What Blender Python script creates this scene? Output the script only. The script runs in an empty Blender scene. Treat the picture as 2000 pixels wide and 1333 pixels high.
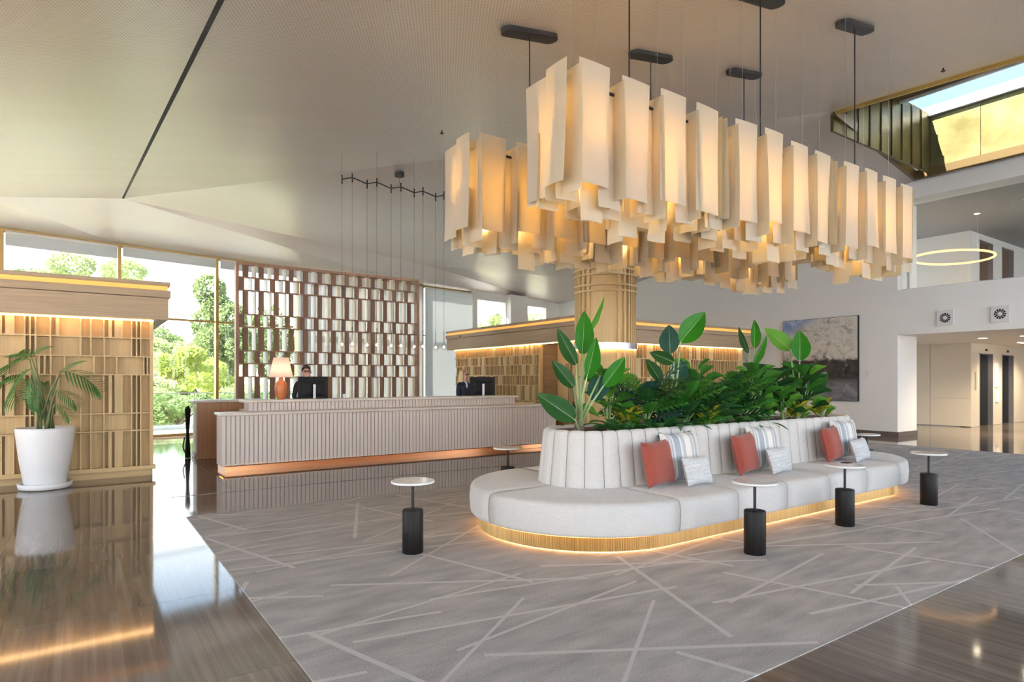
import bpy, math, random
import numpy as np
from mathutils import Vector, Matrix
random.seed(7)
SC = bpy.context.scene
COL = SC.collection
PI = math.pi
# ------------------------------------------------------------------ camera
# world: X runs along the front edge of the reception desk, Y towards the window wall, Z up, metres
FWD = Vector((.5707, .8211, 0)); RGT = Vector((.8211, -.5707, 0)); EYE = 1.5; FOC = 1212.0; HOR = 742.0
cam_data = bpy.data.cameras.new('camera'); cam = bpy.data.objects.new('camera', cam_data); COL.objects.link(cam)
cam_data.sensor_width = 36.0; cam_data.lens = 36.0 * FOC / 2000.0
cam_data.shift_y = (HOR - 666.5) / 2000.0
cam_data.clip_start = .05; cam_data.clip_end = 600
cam.location = (0, 0, EYE)
cam.rotation_euler = (PI / 2, 0, -math.atan2(FWD.x, FWD.y))
SC.camera = cam
# ------------------------------------------------------------------ world, sun, exposure
SC.view_settings.view_transform = 'Standard'
SC.view_settings.look = 'None'
SC.view_settings.gamma = 1.0
SC.view_settings.use_curve_mapping = False
SC.view_settings.exposure = 1.5
SC.cycles.use_denoising = True
SC.cycles.max_bounces = 8
SC.cycles.diffuse_bounces = 4
SC.cycles.use_adaptive_sampling = True
SC.cycles.adaptive_threshold = .05
SC.cycles.use_light_tree = False
SC.cycles.glossy_bounces = 3
SC.cycles.transmission_bounces = 4
SC.cycles.transparent_max_bounces = 8
SC.cycles.sample_clamp_indirect = 8.0
SC.cycles.caustics_reflective = False
SC.cycles.caustics_refractive = False
W = bpy.data.worlds.new('sky'); SC.world = W; W.use_nodes = True
nt = W.node_tree; nt.nodes.clear()
wo = nt.nodes.new('ShaderNodeOutputWorld'); bg = nt.nodes.new('ShaderNodeBackground')
tc = nt.nodes.new('ShaderNodeTexCoord'); sx = nt.nodes.new('ShaderNodeSeparateXYZ'); rp = nt.nodes.new('ShaderNodeValToRGB')
nt.links.new(tc.outputs['Generated'], sx.inputs[0]); nt.links.new(sx.outputs['Z'], rp.inputs[0])
rp.color_ramp.elements[0].position = 0.0; rp.color_ramp.elements[0].color = (1, .985, .96, 1)
rp.color_ramp.elements[1].position = 1.0; rp.color_ramp.elements[1].color = (.13, .21, .38, 1)
e = rp.color_ramp.elements.new(.20); e.color = (.86, .91, .96, 1)
e = rp.color_ramp.elements.new(.34); e.color = (.17, .29, .46, 1)
nt.links.new(rp.outputs[0], bg.inputs['Color']); bg.inputs['Strength'].default_value = 1.9
nt.links.new(bg.outputs[0], wo.inputs[0])
sun_data = bpy.data.lights.new('sun', 'SUN'); sun_data.energy = 15.0; sun_data.angle = .01; sun_data.color = (1, .94, .84)
sun = bpy.data.objects.new('sun', sun_data); COL.objects.link(sun)
sun.rotation_euler = Vector((.66, -.18, -.73)).to_track_quat('-Z', 'Y').to_euler()
sun.location = (-20, -8, 30)

# ------------------------------------------------------------------ helpers
class MB:
    """collects faces of one mesh"""
    def __init__(s): s.v = []; s.f = []
    def add(s, v, f):
        n = len(s.v); s.v += [tuple(p) for p in v]; s.f += [tuple(i + n for i in q) for q in f]; return s
    def box(s, x0, x1, y0, y1, z0, z1):
        return s.add([(x0,y0,z0),(x1,y0,z0),(x1,y1,z0),(x0,y1,z0),(x0,y0,z1),(x1,y0,z1),(x1,y1,z1),(x0,y1,z1)],
                     [(0,3,2,1),(4,5,6,7),(0,1,5,4),(1,2,6,5),(2,3,7,6),(3,0,4,7)])
    def prism(s, pts, z0, z1):
        n = len(pts)
        v = [(p[0], p[1], z0) for p in pts] + [(p[0], p[1], z1) for p in pts]
        f = [tuple(range(n - 1, -1, -1)), tuple(range(n, 2 * n))] + [(i, (i+1) % n, n + (i+1) % n, n + i) for i in range(n)]
        return s.add(v, f)
    def lathe(s, prof, n=32, c=(0, 0), sx=1, sy=1, caps=True):
        v = []; f = []; m = len(prof)
        for i in range(n):
            a = 2 * PI * i / n
            for r, z in prof: v.append((c[0] + r * sx * math.cos(a), c[1] + r * sy * math.sin(a), z))
        for i in range(n):
            j = (i + 1) % n
            for k in range(m - 1): f.append((i*m+k, j*m+k, j*m+k+1, i*m+k+1))
        if caps:
            f.append(tuple(i*m for i in range(n - 1, -1, -1))); f.append(tuple(i*m+m-1 for i in range(n)))
        return s.add(v, f)
    def tube(s, pts, r, n=8):
        pts = [Vector(p) for p in pts]; rs = r if isinstance(r, (list, tuple)) else [r] * len(pts)
        v = []; f = []
        up = None
        for i, p in enumerate(pts):
            t = (pts[min(i+1, len(pts)-1)] - pts[max(i-1, 0)]).normalized()
            if up is None: up = Vector((1, 0, 0)) if abs(t.x) < .8 else Vector((0, 1, 0))
            a = (up - t * up.dot(t)).normalized(); b = t.cross(a); up = a
            for k in range(n):
                q = 2 * PI * k / n; v.append(p + (a * math.cos(q) + b * math.sin(q)) * rs[i])
        for i in range(len(pts) - 1):
            for k in range(n):
                l = (k + 1) % n; f.append((i*n+k, i*n+l, (i+1)*n+l, (i+1)*n+k))
        f.append(tuple(range(n - 1, -1, -1))); f.append(tuple((len(pts)-1)*n + k for k in range(n)))
        return s.add(v, f)
    def ball(s, c, r, n=12, m=8, sz=1.0):
        v = []; f = []
        for j in range(m + 1):
            th = PI * j / m
            for i in range(n):
                a = 2 * PI * i / n
                v.append((c[0] + r*math.sin(th)*math.cos(a), c[1] + r*math.sin(th)*math.sin(a), c[2] + r*sz*math.cos(th)))
        for j in range(m):
            for i in range(n):
                k = (i + 1) % n; f.append((j*n+i, (j+1)*n+i, (j+1)*n+k, j*n+k))
        return s.add(v, f)
    def grid(s, P):
        """P[i][j] points"""
        n = len(P); m = len(P[0])
        return s.add([p for r in P for p in r], [(i*m+j, (i+1)*m+j, (i+1)*m+j+1, i*m+j+1) for i in range(n-1) for j in range(m-1)])
    def mesh(s, name, mat=None, smooth=False):
        me = bpy.data.meshes.new(name); me.from_pydata(s.v, [], s.f); me.update()
        if mat: me.materials.append(mat)
        if smooth: me.shade_smooth()
        return me

def ob(name, m, mat=None, parent=None, loc=None, rot=None, smooth=False, bevel=0, solid=0, angle=None):
    me = m.mesh(name, mat, smooth) if isinstance(m, MB) else m
    o = bpy.data.objects.new(name, me); COL.objects.link(o)
    if parent: o.parent = parent
    if loc: o.location = loc
    if rot: o.rotation_euler = rot
    if solid:
        q = o.modifiers.new('thick', 'SOLIDIFY'); q.thickness = solid; q.offset = 0
    if bevel:
        q = o.modifiers.new('edge', 'BEVEL'); q.width = bevel; q.segments = 2; q.limit_method = 'ANGLE'; q.angle_limit = .7
    return o
def tag(o, label=None, cat=None, group=None, kind=None):
    if label: o['label'] = label
    if cat: o['category'] = cat
    if group: o['group'] = group
    if kind: o['kind'] = kind
    return o
def thing(name, label, cat, loc=(0, 0, 0), rz=0, group=None):
    o = bpy.data.objects.new(name, None); COL.objects.link(o); o.empty_display_size = .1
    o.location = loc; o.rotation_euler = (0, 0, rz)
    return tag(o, label, cat, group)
def struct(name, m, mat, label=None, **k):
    o = ob(name, m, mat, **k); o['kind'] = 'structure'
    if label: o['label'] = label
    return o
def copy_tree(o, parent=None):
    c = o.copy(); COL.objects.link(c); c.parent = parent
    for ch in list(o.children): copy_tree(ch, c)
    return c
def at_y(px, py, Y):
    """point of the plane Y = const seen at a position in the photograph"""
    v = FWD + RGT * ((px - 1000) / FOC); d = Y / v.y
    return Vector((v.x * d, Y, EYE + (HOR - py) / FOC * d))
def at_d(px, py, d):
    v = (FWD + RGT * ((px - 1000) / FOC)) * d
    return Vector((v.x, v.y, EYE + (HOR - py) / FOC * d))

# ------------------------------------------------------------------ materials
MT = {}
def mat(name, col, rough=.5, metal=0, **k):
    m = bpy.data.materials.new(name); m.use_nodes = True
    b = m.node_tree.nodes['Principled BSDF']
    b.inputs['Base Color'].default_value = (*col, 1); b.inputs['Roughness'].default_value = rough; b.inputs['Metallic'].default_value = metal
    for a, v in k.items():
        b.inputs[a].default_value = v
    MT[name] = m; return m
def nodes(m): return m.node_tree, m.node_tree.nodes['Principled BSDF']
def N(t, typ, **k):
    n = t.nodes.new(typ)
    for a, v in k.items(): setattr(n, a, v)
    return n
def mapping(t, scale, coord='Object', rot=(0, 0, 0)):
    c = N(t, 'ShaderNodeTexCoord'); p = N(t, 'ShaderNodeMapping'); p.inputs['Scale'].default_value = scale; p.inputs['Rotation'].default_value = rot
    t.links.new(c.outputs[coord], p.inputs[0]); return p
def ramp(t, src, stops):
    r = N(t, 'ShaderNodeValToRGB'); el = r.color_ramp.elements
    el[0].position, el[0].color = stops[0][0], (*stops[0][1], 1)
    el[1].position, el[1].color = stops[-1][0], (*stops[-1][1], 1)
    for p, c in stops[1:-1]:
        q = el.new(p); q.color = (*c, 1)
    t.links.new(src, r.inputs[0]); return r
def noise_mat(name, stops, scale, rough=.5, detail=4, bump=0, metal=0, coord='Object', nscale=1.0, rand=0.0, **k):
    m = mat(name, stops[0][1], rough, metal, **k); t, b = nodes(m)
    p = mapping(t, scale, coord); n = N(t, 'ShaderNodeTexNoise'); n.inputs['Scale'].default_value = nscale; n.inputs['Detail'].default_value = detail
    src = p.outputs[0]
    if rand:
        oi = N(t, 'ShaderNodeObjectInfo'); ad = N(t, 'ShaderNodeVectorMath', operation='ADD')
        ml = N(t, 'ShaderNodeMath', operation='MULTIPLY'); ml.inputs[1].default_value = 37.0
        t.links.new(oi.outputs['Random'], ml.inputs[0]); t.links.new(src, ad.inputs[0]); t.links.new(ml.outputs[0], ad.inputs[1]); src = ad.outputs[0]
    t.links.new(src, n.inputs['Vector'])
    r = ramp(t, n.outputs[0], stops); out = r.outputs[0]
    if rand:
        hs = N(t, 'ShaderNodeHueSaturation'); mr = N(t, 'ShaderNodeMapRange'); mr.inputs[3].default_value = 1 - rand; mr.inputs[4].default_value = 1 + rand
        t.links.new(oi.outputs['Random'], mr.inputs[0]); t.links.new(mr.outputs[0], hs.inputs['Value']); t.links.new(out, hs.inputs['Color']); out = hs.outputs[0]
    t.links.new(out, b.inputs['Base Color'])
    if bump:
        bp = N(t, 'ShaderNodeBump'); bp.inputs['Strength'].default_value = bump; bp.inputs['Distance'].default_value = .01
        t.links.new(n.outputs[0], bp.inputs['Height']); t.links.new(bp.outputs[0], b.inputs['Normal'])
    return m
def emit(name, col, s):
    m = mat(name, col, .5); t, b = nodes(m)
    b.inputs['Emission Color'].default_value = (*col, 1); b.inputs['Emission Strength'].default_value = s; return m
def translucent(name, col, w=.5, rough=.6, thin=None):
    m = mat(name, col, rough); t, b = nodes(m)
    tr = N(t, 'ShaderNodeBsdfTranslucent'); tr.inputs[0].default_value = (*(thin or col), 1); mx = N(t, 'ShaderNodeMixShader'); mx.inputs[0].default_value = w
    t.links.new(b.outputs[0], mx.inputs[1]); t.links.new(tr.outputs[0], mx.inputs[2])
    t.links.new(mx.outputs[0], t.nodes['Material Output'].inputs[0]); return m
OAK = [(.3, (.55, .39, .185)), (.5, (.61, .44, .215)), (.7, (.66, .485, .25))]
OAK_SHADE = [(.3, (.30, .215, .13)), (.5, (.35, .255, .16)), (.7, (.40, .295, .185))]  # same oak, darkened so the cornice carries its shade in the colour
noise_mat('oak_upright', OAK, (45, 45, 1.2), .5, rand=.07)
noise_mat('oak_level', OAK, (1.2, 1.2, 45), .5, rand=.05)
noise_mat('oak_cornice', OAK_SHADE, (1.0, 1.0, 50), .5, rand=.03)
noise_mat('walnut', [(.3, (.20, .11, .07)), (.7, (.30, .17, .11))], (30, 30, 1.5), .45, rand=.1)
noise_mat('screen_walnut', [(.3, (.27, .15, .095)), (.7, (.40, .235, .155))], (30, 30, 1.5), .5, rand=.1)
noise_mat('orange_wood', [(.3, (.36, .17, .07)), (.7, (.47, .24, .11))], (35, 35, 1.0), .42)
mat('champagne', (.68, .66, .61), .4, .3)
mat('brass_fin', (.64, .57, .44), .4, .3)
mat('copper', (.72, .36, .18), .3, .9)
noise_mat('brass_ribbed', [(.35, (.52, .36, .14)), (.65, (.72, .52, .24))], (90, 90, .4), .36, metal=.75)
mat('slat_paint', (.60, .53, .485), .5)
noise_mat('ledge_stone', [(.3, (.60, .54, .47)), (.7, (.68, .62, .55))], (6, 6, 6), .3)
mat('wall_paint', (.88, .855, .815), .7)
mat('trim_white', (.75, .74, .72), .5)
mat('black_metal', (.012, .012, .013), .42, .4)
mat('black_gap', (.004, .004, .004), .8)
noise_mat('black_oak', [(.35, (.005, .004, .004)), (.7, (.012, .009, .008))], (40, 40, 2), .5, **{'Specular IOR Level': .25})
mat('silver', (.5, .5, .53), .3, .8)
mat('screen_black', (.010, .011, .013), .55, **{'Specular IOR Level': .25})
mat('white_pot', (.78, .79, .80), .45)
mat('chrome', (.75, .75, .77), .12, 1.0)
mat('gold_frame', (.40, .27, .10), .35, .7)
noise_mat('gold_panel', [(.3, (.085, .072, .024)), (.5, (.13, .113, .045)), (.72, (.18, .165, .08))], (1.3, 1.3, 1.6), .38, metal=.8, detail=6, rand=.12)
mat('bronze', (.12, .08, .035), .35, .7)
mat('gold_edge', (.62, .45, .14), .3, .8)
mat('baseboard_dark', (.14, .11, .09), .35)
mat('rust', (.42, .095, .055), .85)
mat('skin', (.55, .30, .22), .5)
mat('suit_black', (.011, .012, .017), .8)
mat('suit_navy', (.010, .013, .028), .8)
mat('shirt', (.75, .76, .80), .7)
mat('hair_dark', (.06, .042, .032), .6)
mat('hair_blond', (.66, .50, .27), .5)
mat('terracotta', (.52, .16, .055), .35)
mat('soil', (.05, .035, .022), .9)
emit('led_orange', (1.0, .42, .09), 6.5)
emit('led_soft', (1.0, .45, .11), 2.0)
emit('led_warm', (1.0, .60, .25), 8.0)
emit('bulb', (1.0, .70, .32), 26.0)
emit('light_stick', (1.0, .70, .32), 17.0)
emit('gap_glow', (1.0, .40, .09), .30)
emit('led_floor', (1.0, .55, .20), 4.5)
emit('downlight', (1.0, .85, .62), 9.0)
translucent('sheet', (.63, .595, .52), .46, .5, (.92, .76, .43))
translucent('lamp_shade', (.80, .68, .60), .5, .8, (.95, .75, .6))
translucent('blind', (.76, .76, .755), .5, .8, (.62, .635, .64))
for n_, c_, w_ in (('strelitzia_green', (.018, .14, .008), .12), ('strelitzia_blue', (.025, .085, .065), .15), ('leaf_deep', (.018, .080, .020), .15), ('leaf_mid', (.042, .18, .026), .2),
                   ('leaf_bright', (.10, .30, .035), .3), ('leaf_yellow', (.42, .40, .03), .3), ('fern_green', (.045, .16, .04), .3), ('palm_green', (.07, .17, .045), .25), ('pine_green', (.16, .21, .09), .4),
                   ('olive_green', (.28, .33, .15), .4), ('lime_green', (.32, .38, .10), .35)):
    translucent(n_, c_, w_, .42, tuple(min(1, x * 1.7) for x in c_)).node_tree.nodes['Principled BSDF'].inputs['Specular IOR Level'].default_value = .18
mat('stem_green', (.30, .40, .18), .5)
mat('midrib', (.45, .55, .28), .5)
mat('palm_stem', (.17, .22, .09), .6)
noise_mat('bark', [(.3, (.10, .07, .05)), (.7, (.20, .15, .11))], (12, 12, 3), .9)
def glass_mat(name, col, tint=.06, rough=0.0):
    m = bpy.data.materials.new(name); m.use_nodes = True; t = m.node_tree; t.nodes.clear()
    o = N(t, 'ShaderNodeOutputMaterial'); tr = N(t, 'ShaderNodeBsdfTransparent'); tr.inputs[0].default_value = (*col, 1)
    gl = N(t, 'ShaderNodeBsdfGlossy'); gl.inputs['Roughness'].default_value = rough; mx = N(t, 'ShaderNodeMixShader')
    fr = N(t, 'ShaderNodeLayerWeight'); pw = N(t, 'ShaderNodeMath', operation='POWER'); pw.inputs[1].default_value = 5.0
    sc = N(t, 'ShaderNodeMath', operation='MULTIPLY_ADD'); sc.inputs[1].default_value = .75; sc.inputs[2].default_value = .04
    t.links.new(fr.outputs['Facing'], pw.inputs[0]); t.links.new(pw.outputs[0], sc.inputs[0]); t.links.new(sc.outputs[0], mx.inputs[0]); t.links.new(tr.outputs[0], mx.inputs[1]); t.links.new(gl.outputs[0], mx.inputs[2]); t.links.new(mx.outputs[0], o.inputs[0])
    MT[name] = m; return m
glass_mat('window_glass', (.97, .99, .985)); glass_mat('rail_glass', (.80, .88, .86)); glass_mat('globe_glass', (1, .97, .93))

def fabric(name, col, scale, amt=.12, bump=.25):
    m = mat(name, col, .9); t, b = nodes(m); b.inputs['Sheen Weight'].default_value = .25
    p = mapping(t, (scale, scale, scale)); n = N(t, 'ShaderNodeTexNoise'); n.inputs['Scale'].default_value = 1; n.inputs['Detail'].default_value = 3
    p2 = mapping(t, (scale * .12, scale * .12, scale * 1.4)); n2 = N(t, 'ShaderNodeTexNoise'); n2.inputs['Scale'].default_value = 1
    t.links.new(p.outputs[0], n.inputs['Vector']); t.links.new(p2.outputs[0], n2.inputs['Vector'])
    ad = N(t, 'ShaderNodeMath', operation='ADD'); t.links.new(n.outputs[0], ad.inputs[0]); t.links.new(n2.outputs[0], ad.inputs[1])
    hf = N(t, 'ShaderNodeMath', operation='MULTIPLY'); hf.inputs[1].default_value = .5; t.links.new(ad.outputs[0], hf.inputs[0])
    r = ramp(t, hf.outputs[0], [(.3, tuple(c * (1 - amt) for c in col)), (.7, tuple(min(1, c * (1 + amt)) for c in col))])
    t.links.new(r.outputs[0], b.inputs['Base Color'])
    bp = N(t, 'ShaderNodeBump'); bp.inputs['Strength'].default_value = bump; bp.inputs['Distance'].default_value = .004
    t.links.new(hf.outputs[0], bp.inputs['Height']); t.links.new(bp.outputs[0], b.inputs['Normal']); return m
fabric('sofa_linen', (.58, .565, .54), 170, .12); fabric('cushion_grey', (.56, .57, .58), 60, .30); fabric('cushion_rust', (.27, .052, .033), 150, .25)
# striped cushion: woven bands across its width
m = mat('cushion_stripe', (.7, .7, .7), .9); t, b = nodes(m); p = mapping(t, (1, 1, 1)); s3 = N(t, 'ShaderNodeSeparateXYZ'); t.links.new(p.outputs[0], s3.inputs[0])
mr = N(t, 'ShaderNodeMapRange'); mr.inputs[1].default_value = -.25; mr.inputs[2].default_value = .25; t.links.new(s3.outputs['X'], mr.inputs[0])
r = ramp(t, mr.outputs[0], [(0, (.66, .64, .60)), (.1, (.66, .64, .60)), (.11, (.40, .42, .44)), (.14, (.62, .62, .61)), (.17, (.40, .43, .46)), (.20, (.66, .66, .65)), (.24, (.34, .38, .42)), (.38, (.38, .42, .46)),
                          (.39, (.7, .7, .68)), (.43, (.46, .47, .48)), (.50, (.50, .50, .51)), (.52, (.72, .70, .66)), (.66, (.70, .68, .63)), (.67, (.42, .43, .44)), (.72, (.64, .63, .61)), (.75, (.40, .41, .42)), (.82, (.45, .46, .46)), (.83, (.68, .66, .62)), (1, (.66, .64, .60))])
r.color_ramp.interpolation = 'CONSTANT'
t.links.new(r.outputs[0], b.inputs['Base Color'])
# polished vein-cut stone, veins along Y, every slab its own shade
def stone(name, perobj):
    m = mat(name, (.16, .12, .09), .065); t, b = nodes(m); b.inputs['IOR'].default_value = 1.6
    g = N(t, 'ShaderNodeNewGeometry'); p = N(t, 'ShaderNodeMapping'); p.inputs['Scale'].default_value = (26, .55, 1); t.links.new(g.outputs['Position'], p.inputs[0])
    src = p.outputs[0]
    if perobj:
        oi = N(t, 'ShaderNodeObjectInfo'); ml = N(t, 'ShaderNodeMath', operation='MULTIPLY'); ml.inputs[1].default_value = 90
        ad = N(t, 'ShaderNodeVectorMath', operation='ADD'); t.links.new(oi.outputs['Random'], ml.inputs[0]); t.links.new(src, ad.inputs[0]); t.links.new(ml.outputs[0], ad.inputs[1]); src = ad.outputs[0]
    n = N(t, 'ShaderNodeTexNoise'); n.inputs['Scale'].default_value = 1; n.inputs['Detail'].default_value = 6; n.inputs['Roughness'].default_value = .65; n.inputs['Distortion'].default_value = .25
    t.links.new(src, n.inputs['Vector'])
    r = ramp(t, n.outputs[0], [(.28, (.115, .090, .072)), (.45, (.160, .127, .103)), (.58, (.195, .157, .130)), (.78, (.27, .222, .188))])
    out = r.outputs[0]
    if perobj:
        hs = N(t, 'ShaderNodeHueSaturation'); q = N(t, 'ShaderNodeMapRange'); q.inputs[3].default_value = .82; q.inputs[4].default_value = 1.15
        t.links.new(oi.outputs['Random'], q.inputs[0]); t.links.new(q.outputs[0], hs.inputs['Value']); t.links.new(out, hs.inputs['Color']); out = hs.outputs[0]
    t.links.new(out, b.inputs['Base Color'])
stone('floor_stone', False); stone('floor_slab', True)
# perforated satin metal ceiling
m = mat('perforated_metal', (.5, .47, .43), .36, .55); t, b = nodes(m)
g = N(t, 'ShaderNodeNewGeometry'); p = N(t, 'ShaderNodeMapping'); p.inputs['Scale'].default_value = (30, 30, 0); p.inputs['Rotation'].default_value = (0, 0, .5); t.links.new(g.outputs['Position'], p.inputs[0])
vo = N(t, 'ShaderNodeTexVoronoi', feature='F1'); vo.inputs['Randomness'].default_value = 0; vo.inputs['Scale'].default_value = 1; t.links.new(p.outputs[0], vo.inputs['Vector'])
r = ramp(t, vo.outputs['Distance'], [(.22, (.42, .375, .345)), (.32, (.64, .585, .54))])
p2 = N(t, 'ShaderNodeMapping'); p2.inputs['Scale'].default_value = (.35, 2.5, 1); t.links.new(g.outputs['Position'], p2.inputs[0])
n2 = N(t, 'ShaderNodeTexNoise'); n2.inputs['Scale'].default_value = 1; n2.inputs['Detail'].default_value = 5; t.links.new(p2.outputs[0], n2.inputs['Vector'])
r2 = N(t, 'ShaderNodeMapRange'); r2.inputs[3].default_value = .30; r2.inputs[4].default_value = .48; t.links.new(n2.outputs[0], r2.inputs[0])
t.links.new(r2.outputs[0], b.inputs['Roughness']); t.links.new(r.outputs[0], b.inputs['Base Color'])
# carpet: grey pile with pale straight strips meeting at angles
m = mat('carpet', (.34, .33, .32), .95); t, b = nodes(m)
g = N(t, 'ShaderNodeNewGeometry')
def mth(op, x, y=None, z=None):
    q = N(t, 'ShaderNodeMath', operation=op)
    for i_, w_ in enumerate((x, y, z)):
        if w_ is None: continue
        if isinstance(w_, (int, float)): q.inputs[i_].default_value = w_
        else: t.links.new(w_, q.inputs[i_])
    return q.outputs[0]
def strips(rot, length, gap, wdt, keep, seed):
    """broken parallel strips of one direction, each row shifted and each strip kept or dropped at random"""
    p = N(t, 'ShaderNodeMapping'); p.inputs['Rotation'].default_value = (0, 0, rot); p.inputs['Location'].default_value = (seed * 3.7, seed * 1.9, 0); t.links.new(g.outputs['Position'], p.inputs[0])
    s_ = N(t, 'ShaderNodeSeparateXYZ'); t.links.new(p.outputs[0], s_.inputs[0])
    y = mth('MULTIPLY', s_.outputs[1], 1 / gap); iy = mth('FLOOR', y); fy = mth('FRACT', y)
    w1 = N(t, 'ShaderNodeTexWhiteNoise', noise_dimensions='1D'); t.links.new(mth('ADD', iy, seed * 11.3), w1.inputs['W'])
    x = mth('MULTIPLY_ADD', w1.outputs[0], 7.0, mth('MULTIPLY', s_.outputs[0], 1 / length)); ix = mth('FLOOR', x)
    cv = N(t, 'ShaderNodeCombineXYZ'); t.links.new(ix, cv.inputs[0]); t.links.new(iy, cv.inputs[1]); cv.inputs[2].default_value = seed
    w2 = N(t, 'ShaderNodeTexWhiteNoise', noise_dimensions='3D'); t.links.new(cv.outputs[0], w2.inputs['Vector'])
    s2 = N(t, 'ShaderNodeSeparateColor'); t.links.new(w2.outputs['Color'], s2.inputs[0])
    c_ = mth('MULTIPLY_ADD', s2.outputs[0], .7, .15)
    on = mth('LESS_THAN', mth('ABSOLUTE', mth('SUBTRACT', fy, c_)), wdt / gap / 2)
    return mth('MULTIPLY', on, mth('LESS_THAN', s2.outputs[1], keep))
mx_ = None
for rot, ln, gp, wd, kp, sd in ((.18, 2.3, .62, .032, .62, 1), (-.16, 1.7, .70, .028, .55, 2), (.52, 1.9, .95, .036, .50, 3), (1.28, 1.5, .85, .038, .50, 4), (1.95, 1.7, 1.0, .036, .48, 5), (-.62, 2.0, 1.1, .024, .42, 6)):
    q_ = strips(rot, ln, gp, wd, kp, sd); mx_ = q_ if mx_ is None else mth('MAXIMUM', mx_, q_)
pf = N(t, 'ShaderNodeMapping'); pf.inputs['Scale'].default_value = (95, 120, 1); t.links.new(g.outputs['Position'], pf.inputs[0])
nf = N(t, 'ShaderNodeTexNoise'); nf.inputs['Scale'].default_value = 1; nf.inputs['Detail'].default_value = 2; t.links.new(pf.outputs[0], nf.inputs['Vector'])
ps = N(t, 'ShaderNodeMapping'); ps.inputs['Scale'].default_value = (2.2, 8, 1); ps.inputs['Rotation'].default_value = (0, 0, -.25); t.links.new(g.outputs['Position'], ps.inputs[0])
ns = N(t, 'ShaderNodeTexNoise'); ns.inputs['Scale'].default_value = 1; ns.inputs['Detail'].default_value = 4; t.links.new(ps.outputs[0], ns.inputs['Vector'])
adn = N(t, 'ShaderNodeMath', operation='ADD'); t.links.new(nf.outputs[0], adn.inputs[0]); t.links.new(ns.outputs[0], adn.inputs[1])
hn = N(t, 'ShaderNodeMath', operation='MULTIPLY'); hn.inputs[1].default_value = .5; t.links.new(adn.outputs[0], hn.inputs[0])
rb = ramp(t, hn.outputs[0], [(.34, (.31, .292, .27)), (.5, (.44, .414, .383)), (.66, (.58, .548, .508))])
mc = N(t, 'ShaderNodeMix', data_type='RGBA'); t.links.new(mx_, mc.inputs[0]); t.links.new(rb.outputs[0], mc.inputs[6]); mc.inputs[7].default_value = (.62, .588, .55, 1)
t.links.new(mc.outputs[2], b.inputs['Base Color'])
bp = N(t, 'ShaderNodeBump'); bp.inputs['Strength'].default_value = .35; bp.inputs['Distance'].default_value = .006; t.links.new(nf.outputs[0], bp.inputs['Height']); t.links.new(bp.outputs[0], b.inputs['Normal'])
# marble
noise_mat('marble', [(.3, (.55, .54, .53)), (.48, (.78, .78, .77)), (.7, (.82, .82, .81))], (5, 5, 5), .14, detail=8)
# ================================================================== STRUCTURE
WN = Vector((.981, .191, 0)); WO = Vector((-.191, .981, 0)) * 17.85      # window wall: direction and its nearest point
def wall_pt(X, off=0.0):
    """point of the window wall at a given X, moved off metres into the room"""
    Y = (17.85 + .191 * X) / .981
    return Vector((X, Y, 0)) - Vector((-.191, .981, 0)) * off
# floor ----------------------------------------------------------------
m = MB().add([(-6.6, -4.5, -.004), (32, -4.5, -.004), (32, 23, -.004), (17.4, 21.62, -.004), (-6.6, 16.9, -.004)], [(0, 1, 2, 3, 4)])
floor = struct('floor', m, MT['floor_stone'], 'polished brown vein-cut stone floor of the lobby')
RUG = (.945, 15.45, 1.87, 7.57)
slab = MB().box(.0015, .7485, .0015, 1.3985, -.0035, 0).mesh('floor_slab', MT['floor_slab'])
def slabs(i0, i1, j0, j1):
    for i in range(i0, i1):
        for j in range(j0, j1):
            ob('floor_slab', slab, parent=floor, loc=(.195 + .75 * i, 7.57 - 1.4 * j, 0))
slabs(-4, 1, -3, 6)            # strip left of the carpet
slabs(1, 10, -2, 0); slabs(10, 23, -1, 0)          # between carpet and desk
slabs(1, 14, 5, 6)
# ground beyond the window ------------------------------------------------
mat('terrace', (.72, .70, .67), .7); mat('hill_grass', (.31, .30, .19), .9)
def wy(X): return (17.85 + .191 * X) / .981
struct('ground_terrace', MB().prism([(-70, -45), (70, -45), (70, wy(70) + 3.6), (-7, wy(-7) + 3.6), (-7, 48), (-70, 48)], -.5, -.06), MT['terrace'], 'pale paved terrace outside the glazing, extended out of view to bounce light')  # terrace strip past the windows; unseen left and rear paving added for bounce light
struct('ground_garden', MB().add([(-150, wy(-150) + 3.5, -2.6), (150, wy(150) + 3.5, -2.6), (150, 75, -1.5), (-150, 60, -1.5), (-260, 190, 14), (260, 190, 2)], [(0, 1, 2, 3), (3, 2, 5, 4)]), MT['hill_grass'], 'green slope rising beyond the terrace')
# ceiling ----------------------------------------------------------------
def z0(X, Y): return 4.423 + .17 * max(X, -1.5) + .06 * Y
T_ = (.77, 16.27, z0(.77, 16.27)); L_ = (12.65, 6.58, z0(12.65, 6.58)); R_ = (6.62, 11.5, z0(6.62, 11.5)); S_ = (9.65, 19.1, 5.42)
K_ = (17.5, 21.62, 4.86); W1 = (17.5, 16.9, 5.2); B_ = (17.2, 7.0, 6.6); BW = (17.6, 7.0, 6.57)
GX = lambda Y: 1.05 + .0277 * (6.18 - Y)
def P0(X, Y): return (X, Y, z0(X, Y))
cm = MB()
def poly(*p): cm.add(p, [tuple(range(len(p)))])
poly(P0(-6.6, -4.5), P0(-1.5, -4.5), P0(-1.5, 16.05), P0(-6.6, 16.05))
gl, gh = GX(-4.5), GX(16.27)
poly(P0(-1.5, -4.5), P0(gl, -4.5), T_, P0(-1.5, 16.05))
poly(P0(gl, -4.5), P0(12.65, -4.5), L_, R_, T_)
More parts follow.
